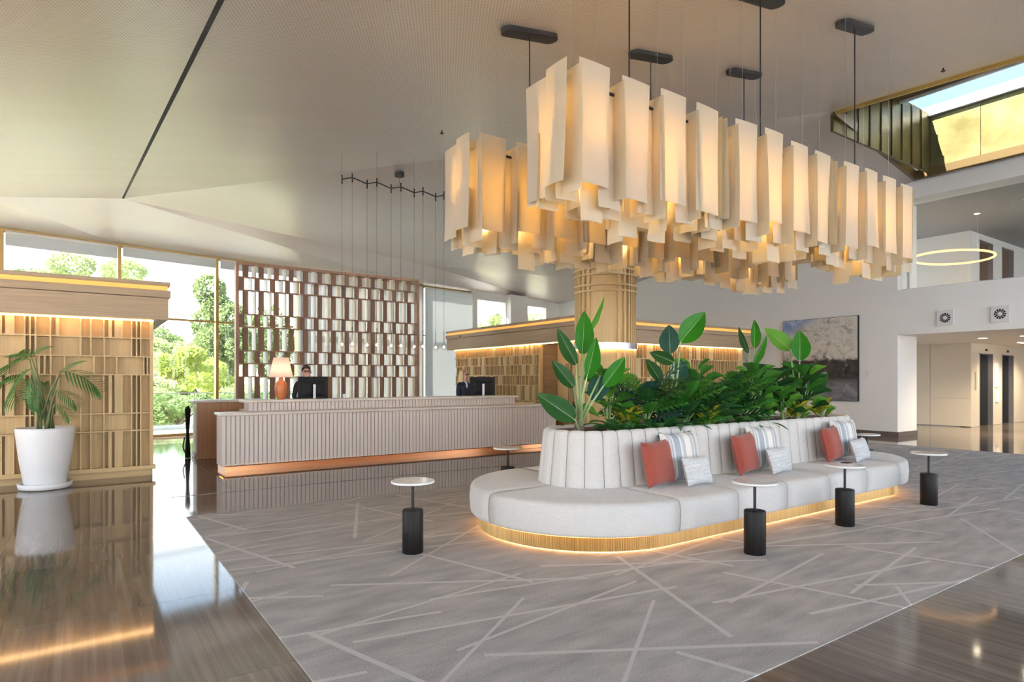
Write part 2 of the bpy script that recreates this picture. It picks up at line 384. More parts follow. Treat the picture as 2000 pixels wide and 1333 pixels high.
ceil_main = struct('ceiling', cm, MT['perforated_metal'], 'folded satin metal ceiling with fine perforation', solid=0)
wl = wall_pt(-6.6); wa = wall_pt(-1.5); wt = wall_pt(.77); ws_ = wall_pt(9.65)
cm = MB()
poly(P0(-6.6, 16.05), P0(-1.5, 16.05), (wa.x, wa.y, 4.88), (wl.x, wl.y, 4.88))
poly(P0(-1.5, 16.05), T_, (wt.x, wt.y, 4.88), (wa.x, wa.y, 4.88))
poly(T_, S_, (ws_.x, ws_.y, 4.87), (wt.x, wt.y, 4.88))
poly(S_, W1, K_, (ws_.x, ws_.y, 4.87))
struct('ceiling_window_strip', cm, MT['perforated_metal'], 'lower ceiling facet along the window wall')
cm = MB(); poly(T_, R_, S_)
struct('ceiling_dark_facet', cm, MT['perforated_metal'], 'triangular ceiling facet above the reception desk')
cm = MB(); poly(R_, L_, S_); poly(L_, W1, S_); poly(L_, B_, W1); poly(B_, BW, W1)
struct('ceiling_far_facet', cm, MT['perforated_metal'], 'ceiling facet falling towards the painting wall')
# roof slab over everything but the skylight slot keeps the daylight out
mat('roof_slab', (.4, .4, .4), .9)
ra, rb_, rc_, rd_ = wall_pt(-6.8, -.3), wall_pt(15.6, -.3), wall_pt(17.2, -.3), wall_pt(18.6, -.3)
rm = MB().prism([(-6.8, -4.7), (15.6, -4.7), (15.6, rb_.y), (-6.8, ra.y)], 8.05, 8.25).box(15.6, 32, -4.7, -3.5, 8.05, 8.25).box(17.2, 32, -3.5, 12, 8.05, 8.25).prism([(15.6, 7.2), (17.2, 7.2), (17.2, rc_.y), (15.6, rb_.y)], 8.05, 8.25).prism([(17.2, 12), (18.6, 12), (18.6, rd_.y), (17.2, rc_.y)], 8.05, 8.25)
struct('roof', rm, MT['roof_slab'])
# black shadow gap running across the ceiling
ga = Vector(P0(GX(-4.5), -4.5)); gb = Vector(T_)
gm = MB(); w = .035
gm.add([(ga.x-w, ga.y, ga.z-.004), (ga.x+w, ga.y, ga.z-.004), (gb.x+w*.6, gb.y, gb.z-.004), (gb.x-w*.6, gb.y, gb.z-.004),
        (ga.x-w, ga.y, ga.z+.05), (ga.x+w, ga.y, ga.z+.05), (gb.x+w*.6, gb.y, gb.z+.05), (gb.x-w*.6, gb.y, gb.z+.05)],
       [(0,3,2,1),(4,5,6,7),(0,1,5,4),(1,2,6,5),(2,3,7,6),(3,0,4,7)])
struct('trim_1', gm, MT['black_gap'], 'long black shadow gap slanting across the ceiling')
# skylight -----------------------------------------------------------------
sky = struct('window_10', MB().box(12.63, 12.66, -4.5, 6.62, 7.0, 8.05), MT['bronze'], 'gold-lined skylight cut into the ceiling')
for o in (sky,): pass
# bright gold edge along the ceiling, sides and end
em = MB(); a = Vector(P0(12.60, 6.60)); bq = Vector(P0(12.60, -4.5))
em.add([(a.x-.02, a.y, a.z-.07), (bq.x-.02, bq.y, bq.z-.07), (bq.x+.02, bq.y, bq.z-.07), (a.x+.02, a.y, a.z-.07), (a.x-.02, a.y, a.z+.06), (bq.x-.02, bq.y, bq.z+.06), (bq.x+.02, bq.y, bq.z+.06), (a.x+.02, a.y, a.z+.06)],
       [(0,3,2,1),(4,5,6,7),(0,1,5,4),(1,2,6,5),(2,3,7,6),(3,0,4,7)])
ob('gold_edge', em, MT['gold_edge'], sky)
em = MB()
em.add([(12.6, 6.58, 6.86), (17.25, 6.98, 6.50), (17.25, 7.06, 6.50), (12.6, 6.66, 6.86), (12.6, 6.58, 7.05), (17.25, 6.98, 6.72), (17.25, 7.06, 6.72), (12.6, 6.66, 7.05)],
       [(0,1,2,3),(4,7,6,5),(0,4,5,1),(1,5,6,2),(2,6,7,3),(3,7,4,0)])
ob('end_edge', em, MT['bronze'], sky)
ob('far_edge', MB().box(17.15, 17.25, -6, 7.0, 6.50, 6.72), MT['bronze'], sky)
for k in range(9):      # dark standing-seam panels of the end wall
    x0 = 12.66 + k * .505; ob('end_panel', MB().box(x0, x0 + .49, 6.68, 6.74, 6.6, 8.05), MT['gold_panel'], sky)
    ob('end_seam', MB().box(x0 + .485, x0 + .507, 6.655, 6.74, 6.6, 8.05), MT['bronze'], sky)
for k in range(9):      # gold panels of the far wall
    y1 = 6.95 - k * 1.32; ob('gold_panel', MB().box(17.2, 17.24, y1 - 1.31, y1, 6.6, 8.0), MT['gold_panel'], sky)
for k in range(8):
    y1 = 6.7 - k * 1.5; ob('near_panel', MB().box(12.66, 12.70, y1 - 1.48, y1, 7.0, 8.05), MT['bronze'], sky)
ob('soffit', MB().box(12.66, 15.6, -3.5, 6.7, 7.95, 8.05), MT['bronze'], sky)
ob('frame', MB().box(15.56, 15.64, -3.5, 6.9, 7.9, 8.12).box(17.10, 17.2, -3.5, 6.9, 7.98, 8.14), MT['trim_white'], sky)
for k in range(4):
    y1 = 6.9 - k * 2.6; ob('glazing_bar', MB().box(15.6, 17.2, y1 - .06, y1, 8.04, 8.12), MT['trim_white'], sky)
    ob('pane', MB().box(15.64, 17.1, y1 - 2.58, y1 - .07, 8.07, 8.08), MT['window_glass'], sky)
# window wall ------------------------------------------------------------
win_ang = math.atan2(WN.y, WN.x)
def along(Xa, Xb, z0_, z1, n0=-.05, n1=.05):
    """box on the window wall between two X"""
    a = wall_pt(Xa); b_ = wall_pt(Xb); n = Vector((-.191, .981, 0))
    q = [a + n*n0, b_ + n*n0, b_ + n*n1, a + n*n1]
    return MB().prism([(p.x, p.y) for p in q], z0_, z1)
XS = [-8.4, -6.07, -3.75, -1.46, .78, 3.08, 5.4, 7.72, 10.04, 12.4]
def bay(name, label, Xa, Xb, top):
    w = struct(name, along(Xa + .03, Xb - .03, 3.07, 3.12, -.03, .04), MT['gold_frame'], label)
    ob('frame_head', along(Xa, Xb, 4.80, 4.9), MT['gold_frame'], w)
    ob('frame_sill', along(Xa, Xb, 0, .07), MT['gold_frame'], w)
    ob('pane', along(Xa + .03, Xb - .03, .07, 3.07, -.006, .006), MT['window_glass'], w)
    ob('pane', along(Xa + .03, Xb - .03, 3.12, 4.8, -.006, .006), MT['window_glass'], w)
    ob('mullion', along(Xb - .035, Xb + .035, 0, 4.86, -.09, .05), MT['gold_frame'], w)
    return w
for k in range(len(XS) - 1): bay('window_%d' % (k + 1), 'gold-framed floor-to-ceiling window bay, %s' % ('behind the slatted screen' if 4 < k < 8 else 'left of the slatted screen' if k < 5 else 'right of the slatted screen'), XS[k], XS[k + 1], 4.8)
def blind(Xa, Xb, zb, label):
    b_ = thing('roller_blind', label, 'blind', wall_pt((Xa + Xb) / 2, .14) + Vector((0, 0, 4.78)), win_ang, 'roller blinds on the window wall')
    L = (Xb - Xa) / .981 / 2 - .06
    h = 4.80 - zb
    ob('fabric', MB().box(-L, L, -.004, .004, -h, 0), MT['blind'], b_)
    ob('roller', MB().tube([(-L, 0, .02), (L, 0, .02)], .035, 10), MT['trim_white'], b_)
    ob('hem_bar', MB().box(-L, L, -.01, .01, -h - .03, -h), MT['trim_white'], b_)
blind(XS[3], XS[4], 4.55, 'short rolled-up white blind above the left cornice')
blind(XS[4], XS[5], 4.62, 'rolled-up white blind of the wide clear window beside the screen')
blind(XS[5], XS[6], 4.62, 'rolled-up white blind at the left end of the slatted screen')
blind(XS[6], XS[7], .35, 'lowered white blind behind the middle of the slatted screen')
blind(XS[7], XS[8], .35, 'lowered white blind behind the right end of the slatted screen')
blind(XS[8], XS[9], .45, 'lowered white blind beside the oak cornice behind the blonde receptionist')
# solid part of the window wall on the right
wr = MB()
for Xa, Xb, a, b_ in ((12.36, 12.62, 0, 4.9), (12.6, 14.2, 0, 2.9), (14.15, 15.2, 0, 4.95), (15.15, 17.0, 0, 2.9), (16.6, 17.6, 0, 4.95), (12.4, 17.5, 4.62, 4.95)):
    q = along(Xa, Xb, a, b_, -.12, .10); wr.add(q.v, q.f)
struct('wall_window', wr, MT['wall_paint'], 'white wall with two high windows behind the oak kiosk')
for n_, Xa, Xb in ((11, 12.6, 14.2), (12, 15.2, 16.6)):
    w = struct('window_%d' % n_, along(Xa, Xb, 2.9, 2.96, -.1, .08), MT['trim_white'], 'high window above the oak kiosk')
    ob('pane', along(Xa, Xb, 2.96, 4.62, -.006, .006), MT['window_glass'], w)
ob('pier_face', along(14.2, 15.2, 0, 4.95, -.35, -.12), MT['wall_paint'], None); tag(bpy.data.objects['pier_face'], 'white pier between the two high windows', kind='structure')
# painting wall, balcony front, lift lobby ---------------------------------
wm = MB().box(17.5, 18.6, 7.55, 21.8, 0, 7.2)
struct('wall_right', wm, MT['wall_paint'], 'tall off-white wall carrying the painting')
struct('baseboard_right', MB().box(17.47, 17.5, 7.55, 21.6, 0, .13).box(17.47, 18.6, 7.52, 7.55, 0, .13), MT['baseboard_dark'], 'dark stone skirting of the painting wall')
struct('wall_balcony', MB().box(17.5, 18.0, -6, 7.55, 2.66, 3.83), MT['wall_paint'], 'off-white balcony front above the lift lobby')
struct('trim_2', MB().box(17.45, 18.1, -6, 7.6, 6.12, 6.9), MT['wall_paint'], 'white beam above the balcony glazing')
struct('ceiling_lobby', MB().box(18.0, 32, -6, 12, 2.66, 2.8), MT['wall_paint'], 'low ceiling of the lift lobby')
struct('floor_balcony', MB().box(18.0, 32, -6, 12, 2.8, 3.8), MT['wall_paint'])
mat('balcony_grey', (.33, .34, .345), .6); struct('ceiling_balcony', MB().box(17.9, 32, -6, 12, 6.2, 6.4), MT['balcony_grey'], 'grey ceiling of the upper gallery')
mat('lobby_panel', (.62, .55, .44), .28)
wb = struct('wall_lobby', MB().box(23.06, 23.3, 7.86, 12, 0, 2.66), MT['wall_paint'])
for k, y in enumerate((7.8, 8.95, 10.1)):
    for zz0, zz1 in ((0.02, .9), (.905, 1.78), (1.785, 2.66)): ob('wall_panel', MB().box(23.02, 23.06, y, y + 1.14, zz0, zz1), MT['lobby_panel'], wb)
struct('wall_lift', MB().box(23.06, 23.7, 7.8, 8.1, 0, 2.36).box(24.85, 25.65, 7.8, 8.1, 0, 2.36).box(26.75, 31.8, 7.8, 8.1, 0, 2.36).box(23.06, 31.8, 7.8, 8.1, 2.36, 2.66), MT['lobby_panel'], 'pale panelled wall around the lift doors')
struct('wall_gallery', MB().box(23.06, 23.7, 7.8, 8.1, 3.8, 6.0).box(24.85, 25.65, 7.8, 8.1, 3.8, 6.0).box(26.75, 31.8, 7.8, 8.1, 3.8, 6.0).box(23.06, 31.8, 7.8, 8.1, 6.0, 6.2).box(23.0, 23.06, 7.8, 12, 3.8, 6.2), MT['wall_paint'], 'gallery wall upstairs with two brown doors')
mat('lift_black', (.006, .006, .007), .6, **{'Specular IOR Level': .15}); noise_mat('door_brown', [(.3, (.10, .045, .02)), (.7, (.17, .08, .035))], (20, 20, 1), .3)
struct('wall_far', MB().box(31.8, 32, -6, 8, 0, 6.4), MT['wall_paint'])
for n_, xa, zb, zt, mm, lb in ((1, 23.7, 0, 2.36, 'lift_black', 'first black lift door in the lobby'), (2, 25.65, 0, 2.36, 'lift_black', 'second black lift door deeper in the lobby'),
                               (3, 23.7, 3.8, 6.0, 'door_brown', 'first brown door on the upper gallery'), (4, 25.65, 3.8, 6.0, 'door_brown', 'second brown door on the upper gallery')):
    w_ = 1.15 if n_ in (1, 3) else 1.1
    d = struct('door_%d' % n_, MB().box(xa + .03, xa + w_ / 2 - .004, 7.93, 7.98, zb, zt - .03), MT[mm], lb)
    ob('door_leaf', MB().box(xa + w_ / 2 + .004, xa + w_ - .03, 7.93, 7.98, zb, zt - .03), MT[mm], d)
    ob('door_frame', MB().box(xa, xa + .03, 7.79, 7.98, zb, zt).box(xa + w_ - .03, xa + w_, 7.79, 7.98, zb, zt).box(xa, xa + w_, 7.79, 7.98, zt - .03, zt), MT['silver'], d)
# balcony glazing
gw = struct('window_13', MB().box(17.62, 17.66, -6, 7.5, 3.83, 3.86), MT['silver'], 'frameless glass of the upper gallery')
for k in range(5):
    y1 = 7.5 - k * 2.6; ob('pane', MB().box(17.63, 17.65, y1 - 2.59, y1, 3.86, 6.12), MT['window_glass'], gw)
ob('glass_clamp', MB().box(17.56, 17.62, 7.32, 7.36, 3.83, 4.9), MT['silver'], gw)
# ================================================================== CARPET
tag(ob('area_rug', MB().box(RUG[0], RUG[1], RUG[2], RUG[3], -.003, .006), MT['carpet']), 'large grey carpet with pale criss-cross strips under the sofa', 'rug')

# ================================================================== ISLAND SOFA WITH PLANTER
SY, SXA, SXB = 4.82, 4.30, 8.42            # axis of the island, centres of its round ends
def stadium(R, xa, xb, s, yc=SY):
    """point and outward normal at arc position s in [0,4): 0-1 front straight, 1-2 far end, 2-3 back straight, 3-4 near end"""
    k = int(s) % 4; u = s - int(s)
    if k == 0: return Vector((xa + (xb - xa) * u, yc - R, 0)), Vector((0, -1, 0))
    if k == 2: return Vector((xb - (xb - xa) * u, yc + R, 0)), Vector((0, 1, 0))
    a = (-PI/2 + PI*u) if k == 1 else (PI/2 + PI*u)
    n = Vector((math.cos(a), math.sin(a), 0)); c = Vector((xb if k == 1 else xa, yc, 0))
    return c + n * R, n
def ring_pts(R, xa, xb, nseg=28):
    return [tuple(stadium(R, xa, xb, 0 + i / 2)[0])[:2] for i in range(2)] + [tuple(stadium(R, xa, xb, 1 + i / nseg)[0])[:2] for i in range(nseg + 1)][0:] + \
           [tuple(stadium(R, xa, xb, 2.5)[0])[:2]] + [tuple(stadium(R, xa, xb, 3 + i / nseg)[0])[:2] for i in range(nseg)]
sofa = thing('island_sofa', 'pale grey island sofa with channelled back around a planter', 'sofa', (0, 0, .006))
# ribbed brass plinth
rib = MB(); pts = []
per = [(0, 4.12), (1, PI * 1.1), (2, 4.12), (3, PI * 1.1)]
for k, L in per:
    n = int(L / .022)
    for i in range(n):
        for j, R in ((0, 1.10), (.5, 1.088)):
            pts.append(tuple(stadium(R, 4.27, 8.40, k + (i + j) / n)[0])[:2])
ob('plinth', rib.prism(pts, .020, .155), MT['brass_ribbed'], sofa)
ob('plinth_core', MB().prism(ring_pts(1.05, 4.27, 8.40), 0, .022), MT['black_metal'], sofa)
fp = MB(); P = []
for z in (.004, .020): P.append([Vector((*tuple(stadium(1.06, 4.27, 8.40, min(s / 24.0, 3.9999))[0])[:2], z)) for s in range(97)])
ob('floor_led', fp.grid(P), MT['led_floor'], sofa)
lm = MB(); P = []
for R, z in ((1.125, .150), (1.155, .150)):
    P.append([Vector((*q, z)) for q in [tuple(stadium(R, 4.29, 8.41, s / 24.0)[0])[:2] for s in range(97)]])
ob('led_strip', lm.grid(P), MT['led_soft'], sofa)
# seat modules
def seat_section():
    r = .055; z0_, z1 = .155, .455; a, b_ = .40, 1.21
    out = [(a, z1 - .01), (a + .05, z1)]
    out += [(b_ - r - .06, z1), (b_ - r, z1 - .006)] + [(b_ - r + r * math.sin(t), z1 - .006 - r + r * math.cos(t)) for t in (PI/8, PI/4, 3*PI/8, PI/2)]
    out += [(b_ + .008, (z0_ + z1) / 2)] + [(b_ - r*.7 + r*.7 * math.cos(t), z0_ + r*.7 - r*.7 * math.sin(t)) for t in (0, PI/6, PI/3, PI/2)] + [(a, z0_)]
    return out
SEC = seat_section()
def seat_module(s0, s1, n):
    g = .008; mb = MB(); P = []
    for i in range(-1, n + 2):
        u = min(max(i, 0), n) / n
        s = s0 + (s1 - s0) * u
        inset = .02 if i in (-1, n + 1) else (.004 if i in (0, n) else 0)
        row = []
        for r, z in SEC:
            zc = .305; rc = .85
            rr = rc + (r - rc) * (1 - inset); zz = zc + (z - zc) * (1 - inset * 2)
            p, nn = stadium(rr, SXA, SXB, min(s, 3.99999)); row.append(Vector((p.x, p.y, zz)))
        P.append(row)
    # small gap at both ends
    for idx, sg in ((0, 1), (1, .4), (len(P) - 2, -.4), (len(P) - 1, -1)):
        pass
    mb.grid([list(r) for r in P])
    m_ = len(SEC); n_ = len(P)
    mb.f.append(tuple(range(m_))); mb.f.append(tuple((n_ - 1) * m_ + j for j in range(m_ - 1, -1, -1)))
    return mb
E_ = .0013
for k in range(5):
    ob('seat_cushion', seat_module(k / 5 + E_, (k + 1) / 5 - E_, 4), MT['sofa_linen'], sofa, smooth=True)
    ob('seat_cushion', seat_module(2 + k / 5 + E_, 2 + (k + 1) / 5 - E_, 4), MT['sofa_linen'], sofa, smooth=True)
for k in (1, 3):
    for h in (0, .5): ob('seat_cushion', seat_module(k + h + E_ * 1.6, k + h + .5 - E_ * 1.6, 14), MT['sofa_linen'], sofa, smooth=True)
# channelled back
def channel(s0, s1):
    prof = [(.505, .44), (.50, .50), (.475, .75), (.455, .93), (.447, .965), (.432, .985), (.410, .992), (.388, .985), (.376, .965), (.372, .90)]
    P = []
    n = 8
    for i in range(n + 1):
        u = i / n; bul = .022 * (1 - abs(2*u - 1) ** 3.2)
        row = []
        for r, z in prof:
            ins = r < .40
            p, nn = stadium(r + (bul if not ins else bul * .3) - .016, SXA - .0, SXB + .18, min(s0 + (s1 - s0) * (.012 + .976 * u), 3.9999))
            row.append(Vector((p.x, p.y, z + (bul * .35 if z > .95 else 0))))
        P.append(row)
    return MB().grid(P)
for k in range(4):
    n = 22 if k in (0, 2) else 8
    for i in range(n): ob('back_channel', channel(k + i / n, k + (i + 1) / n), MT['sofa_linen'], sofa, smooth=True)
mat('seam_dark', (.20, .20, .20), .95)
ob('back_core', MB().prism(ring_pts(.43, SXA, SXB + .18), .3, .93), MT['seam_dark'], sofa)
# planter trough in the middle
rim = MB(); P = []
for R, z in ((.372, .90), (.372, .968), (.345, .968), (.345, .86)):
    P.append([Vector((*tuple(stadium(R, SXA, SXB + .18, min(s / 24.0, 3.9999))[0])[:2], z)) for s in range(97)])
ob('planter_rim', rim.grid(P), MT['walnut'], sofa)
ob('planter_soil', MB().prism(ring_pts(.35, SXA, SXB + .18), .85, .935), MT['soil'], sofa)

# ================================================================== CUSHIONS
def pillow_mesh(name, w, h, t_, mm):
    mb = MB(); n = 14
    for sg in (1, -1):
        P = []
        for i in range(n + 1):
            row = []
            for j in range(n + 1):
                u = 2 * i / n - 1; v = 2 * j / n - 1
                th = t_ / 2 * ((1 - u**4) * (1 - v**4)) ** .55
                pin = .94 + .06 * max(abs(u), abs(v)) ** 2 if False else 1
                cx = u * w / 2 * (1 - .07 * (1 - v * v) * (abs(u) ** 2)); cz = v * h / 2 * (1 - .08 * (1 - u * u) * (abs(v) ** 2))
                row.append(Vector((cx, sg * th, cz + h / 2)))
            P.append(row if sg > 0 else row[::-1])
        mb.grid(P)
    return mb.mesh(name, mm, True)
PM = {'rust': pillow_mesh('rust_cushion', .46, .44, .15, MT['cushion_rust']), 'stripe': pillow_mesh('striped_cushion', .50, .50, .15, MT['cushion_stripe']), 'grey': pillow_mesh('lumbar_cushion', .42, .28, .12, MT['cushion_grey'])}
where = ('near the round end of the sofa', 'in the middle of the sofa', 'towards the far end of the sofa')
for k, X in enumerate((4.62, 6.02, 7.82)):
    for kind, dx, y, tilt, rz, lb in (('rust', 0, 4.10, -.20, .16, 'square rust-red cushion %s'), ('stripe', .40, 4.16, -.16, -.12, 'grey and cream striped cushion %s'), ('grey', .36, 3.93, -.30, .10, 'small grey lumbar cushion %s')):
        o = ob({'rust': 'rust_cushion', 'stripe': 'striped_cushion', 'grey': 'lumbar_cushion'}[kind], PM[kind], loc=(X + dx, y, .475), rot=(tilt, random.uniform(-.06, .06), rz))
        tag(o, lb % where[k], 'cushion', {'rust': 'rust cushions on the sofa', 'stripe': 'striped cushions on the sofa', 'grey': 'grey lumbar cushions on the sofa'}[kind])

# ================================================================== SIDE TABLES
def table(loc, label):
    t_ = thing('side_table', label, 'table', loc, 0, 'round marble side tables around the sofa')
    return t_
T_BASE = MB().lathe([(0, 0), (.088, 0), (.09, .004), (.09, .362), (.086, .37), (0, .37)], 40, caps=False).mesh('drum_base', MT['black_oak'])
T_POLE = MB().lathe([(0, .365), (.028, .365), (.028, .375), (.0125, .378), (.0125, .592), (.07, .595), (.07, .602), (0, .602)], 20, caps=False).mesh('pole', MT['black_metal'])
T_TOP = MB().lathe([(0, .600), (.178, .600), (.188, .606), (.188, .618), (.184, .622), (0, .622)], 48, caps=False).mesh('marble_top', MT['marble'])
for me in (T_BASE, T_POLE, T_TOP): me.shade_smooth()
for me in (T_BASE, T_POLE, T_TOP):
    me.set_sharp_from_angle(angle=.6)
for X, Y, lb in ((2.36, 4.90, 'white marble side table standing alone off the round end of the sofa'), (4.76, 3.19, 'marble side table nearest the viewer in front of the sofa'),
                 (6.44, 3.28, 'middle marble side table in front of the sofa with a dark card on it'), (8.33, 3.25, 'marble side table beyond the far front corner of the sofa'),
                 (4.52, 6.6, 'marble side table behind the sofa close to the reception desk'), (10.35, 4.92, 'marble side table off the far end of the sofa')):
    r_ = table((X, Y, .006), lb)
    ob('drum_base', T_BASE, parent=r_); ob('pole', T_POLE, parent=r_); ob('marble_top', T_TOP, parent=r_)
tag(ob('card', MB().box(6.53, 6.63, 3.30, 3.37, .6285, .634), MT['black_oak']), 'small dark card lying on the middle side table', 'card')

# ================================================================== PENDANT CHANDELIERS
SHM = {}
def sheet_mesh(w, h, bend):
    key = (round(w, 2), round(h, 2), bend)
    if key in SHM: return SHM[key]
    mb = MB(); P = []; Q = []
    nx, nz = 6, 8
    for i in range(nx + 1):
        u = 2 * i / nx - 1; rowp = []; rowq = []
        for j in range(nz + 1):
            v = j / nz
            y = bend * .014 * (u * u - 1) * (.35 + .65 * v) + .008 * bend * math.sin(PI * v)
            flare = 1 + .02 * v
            rowp.append(Vector((u * w / 2 * flare, y - .0015, -v * h))); rowq.append(Vector((u * w / 2 * flare, y + .0015, -v * h)))
        P.append(rowp); Q.append(rowq)
    mb.grid(P); mb.grid([r[::-1] for r in Q])
    n0 = (nx + 1) * (nz + 1)
    me = mb.mesh('paper_sheet', MT['sheet'], True); SHM[key] = me; return me
def chandelier(cx, cy, label, seed):
    rnd = random.Random(seed)
    zc = z0(cx, cy) if cx * .813 + cy < 16.86 else 6.3
    t_ = thing('pendant_chandelier', label, 'chandelier', (cx, cy, 0), 0, 'six paper pendant chandeliers over the sofa')
    slope = math.atan(.17)
    cap = MB(); pts = [(.30 + .09 * math.cos(a), .09 * math.sin(a)) for a in np.linspace(-PI/2, PI/2, 9)] + [(-.30 + .09 * math.cos(a), .09 * math.sin(a)) for a in np.linspace(PI/2, 3*PI/2, 9)]
    ob('canopy_plate', cap.prism(pts, -.055, -.005), MT['black_metal'], t_, loc=(0, 0, zc), rot=(0, -slope, 0))
    ob('power_cord', MB().tube([(0, 0, zc - .04), (.006, .004, (zc + 4) / 2), (0, 0, 3.9)], .0075, 6), MT['black_metal'], t_)
    for sx_ in (-.55, .55):
        for sy_ in (-.16, .16): ob('steel_wire', MB().tube([(sx_, sy_, zc + sx_ * .17 + .0), (sx_, sy_, 3.9)], .0016, 4), MT['silver'], t_)
    fr = MB()
    for y in (-.22, 0, .22): fr.box(-.86, .86, y - .008, y + .008, 3.885, 3.905)
    for x in np.linspace(-.86, .86, 7): fr.box(x - .008, x + .008, -.24, .24, 3.885, 3.905)
    ob('hanging_frame', fr, MT['black_metal'], t_)
    for x in (-.62, -.2, .2, .62): ob('light_stick', MB().tube([(x, 0, 3.14), (x, 0, 3.74)], .022, 8), MT['light_stick'], t_)
    def put(x, y, zt, w, h, rz, bend):
        ob('paper_sheet', sheet_mesh(w, h, bend), parent=t_, loc=(x, y, zt), rot=(rnd.uniform(-.03, .03), rnd.uniform(-.015, .015), rz + rnd.uniform(-.05, .05)))
    # long outer sheets, alternately proud and set back, the set-back ones returned at right angles
    n = 4
    for side in (-1, 1):
        for k in range(n):
            x = -.70 + k * .47
            put(x, side * .31, 4.05 + rnd.uniform(-.02, .02), .33, .96 + rnd.uniform(-.03, .05), 0 if side < 0 else PI, 1)
            put(x - .17, side * .22, 3.99 + rnd.uniform(-.02, .02), .24, .98 + rnd.uniform(0, .09), -PI/2, 1)
            put(x + .25, side * .20, 3.93 + rnd.uniform(-.02, .02), .25, .96 + rnd.uniform(0, .09), 0 if side < 0 else PI, 1)
    for side in (-1, 1):
        put(side * .97, -.15, 4.03, .27, .97, -PI/2 if side < 0 else PI/2, 1)
        put(side * .94, .16, 4.0, .27, .99, -PI/2 if side < 0 else PI/2, 1)
    # inner sheets hang lower
    for k in range(20):
        x = -.82 + (k % 7) * .27 + rnd.uniform(-.06, .06); y = (-.13, .0, .13)[k // 7 % 3] + rnd.uniform(-.03, .03)
        zb = 2.74 + .12 * abs(x) + rnd.uniform(0, .22)
        if rnd.random() < .5: put(x, y, zb + .62, .23, .62, 0 if y < .03 else PI, 1)
        else: put(x, y, zb + .62, .21, .62, -PI/2, 1)
CH = [(4.09, 4.02, 'paper chandelier nearest the viewer, front row'), (6.10, 4.02, 'middle paper chandelier of the front row'), (8.14, 4.02, 'paper chandelier at the far right end of the front row'),
      (4.22, 5.72, 'paper chandelier hanging furthest to the left, back row'), (6.22, 5.72, 'middle paper chandelier of the back row'), (8.26, 5.72, 'last paper chandelier of the back row, before the painting wall')]
for i, (x, y, lb) in enumerate(CH): chandelier(x, y, lb, 11 + i)

# ================================================================== OAK KIOSKS WITH LATTICE FACES
ZR = [.10, .385, .52, .83, 1.62 - .03, 1.60, 1.99, 2.43]
def cornice_ring(root, x0, x1, y0, y1):
    """stacked fascia with a self-glowing gap panel, overhanging a kiosk body"""
    o = .22
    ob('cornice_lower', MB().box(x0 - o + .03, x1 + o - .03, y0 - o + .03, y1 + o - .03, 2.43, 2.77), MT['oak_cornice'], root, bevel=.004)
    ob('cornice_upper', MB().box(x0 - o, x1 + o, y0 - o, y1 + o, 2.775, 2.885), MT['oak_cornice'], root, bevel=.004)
    ob('glow_panel', MB().box(x0 - o + .04, x1 + o - .04, y0 - o + .04, y1 + o - .04, 2.885, 2.955), MT['gap_glow'], root)  # panel itself glows, standing in for light from a hidden LED
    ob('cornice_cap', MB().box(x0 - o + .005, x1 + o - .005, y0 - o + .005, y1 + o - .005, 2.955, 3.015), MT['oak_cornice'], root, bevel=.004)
def lattice(root, origin, du, length, rows, inn, slots, seed=1):
    """origin: left end at floor; du: unit vector to the right as seen; inn: unit vector into the body; rows: list of z; slots: per row list of (u, kind)"""
    dep = .13; t_ = .021
    def bx(u0, u1, d0, d1, za, zb):
        q = [origin + du*u0 + inn*d0, origin + du*u1 + inn*d0, origin + du*u1 + inn*d1, origin + du*u0 + inn*d1]
        if du.x * inn.y - du.y * inn.x < 0: q = q[::-1]
        return MB().prism([(p.x, p.y) for p in q], za, zb)
    for z in rows[1:-1]: ob('shelf_rail', bx(0, length, 0, dep, z - t_/2, z + t_/2), MT['oak_level'], root)
    for k, lst in enumerate(slots):
        for u, kind in lst:
            za, zb = rows[k] + (t_/2 if k else 0), rows[k+1] - t_/2
            if kind == 'd': ob('divider', bx(u - t_/2, u + t_/2, .002, dep, za, zb), MT['oak_upright'], root)
            else: ob('raised_panel', bx(u, u + kind, .02, dep, za, zb), MT['oak_upright'], root)
# --- kiosk on the left
k1 = thing('oak_kiosk', 'oak-clad kiosk with lattice front and lit cornice behind the potted palm', 'kiosk')
X1 = .935
ob('body', MB().box(-6, X1, 11.33, 14.2, .0, 2.43), MT['oak_upright'], k1)
ob('plinth', MB().box(-6, X1 - .02, 11.25, 14.1, 0, .105), MT['oak_level'], k1)
ob('base_rail', MB().box(-6, X1 + .03, 11.17, 11.29, .105, .165), MT['oak_level'], k1)
ob('end_post', MB().box(X1 - .05, X1, 11.2, 11.33, .165, 2.43), MT['oak_upright'], k1)
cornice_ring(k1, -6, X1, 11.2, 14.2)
ob('led_strip', MB().box(-6, X1, 11.165, 11.185, 2.41, 2.425), MT['led_warm'], k1)
def ux(zx): return at_y(zx / 3.3333, 700, 11.2).x + 2.4        # lattice joints measured on the photograph, as metres from X=-2.4
A_ = [(ux(x), 'd') for x in (160, 195, 231, 328, 525, 592, 676, 856, 889, 916)] + [(ux(32), ux(93) - ux(32)), (ux(-60), ux(12) - ux(-60)), (ux(362), ux(386) - ux(362)), (ux(706), ux(729) - ux(706)), (ux(746), ux(800) - ux(746))]
Bq = [(ux(x), 'd') for x in (-90, 160, 195, 231, 328, 525, 592, 678, 856, 889, 916)]
Cq = [(ux(x), 'd') for x in (-120, 50, 255, 291, 330, 420, 612, 681, 760, 936, 960)]
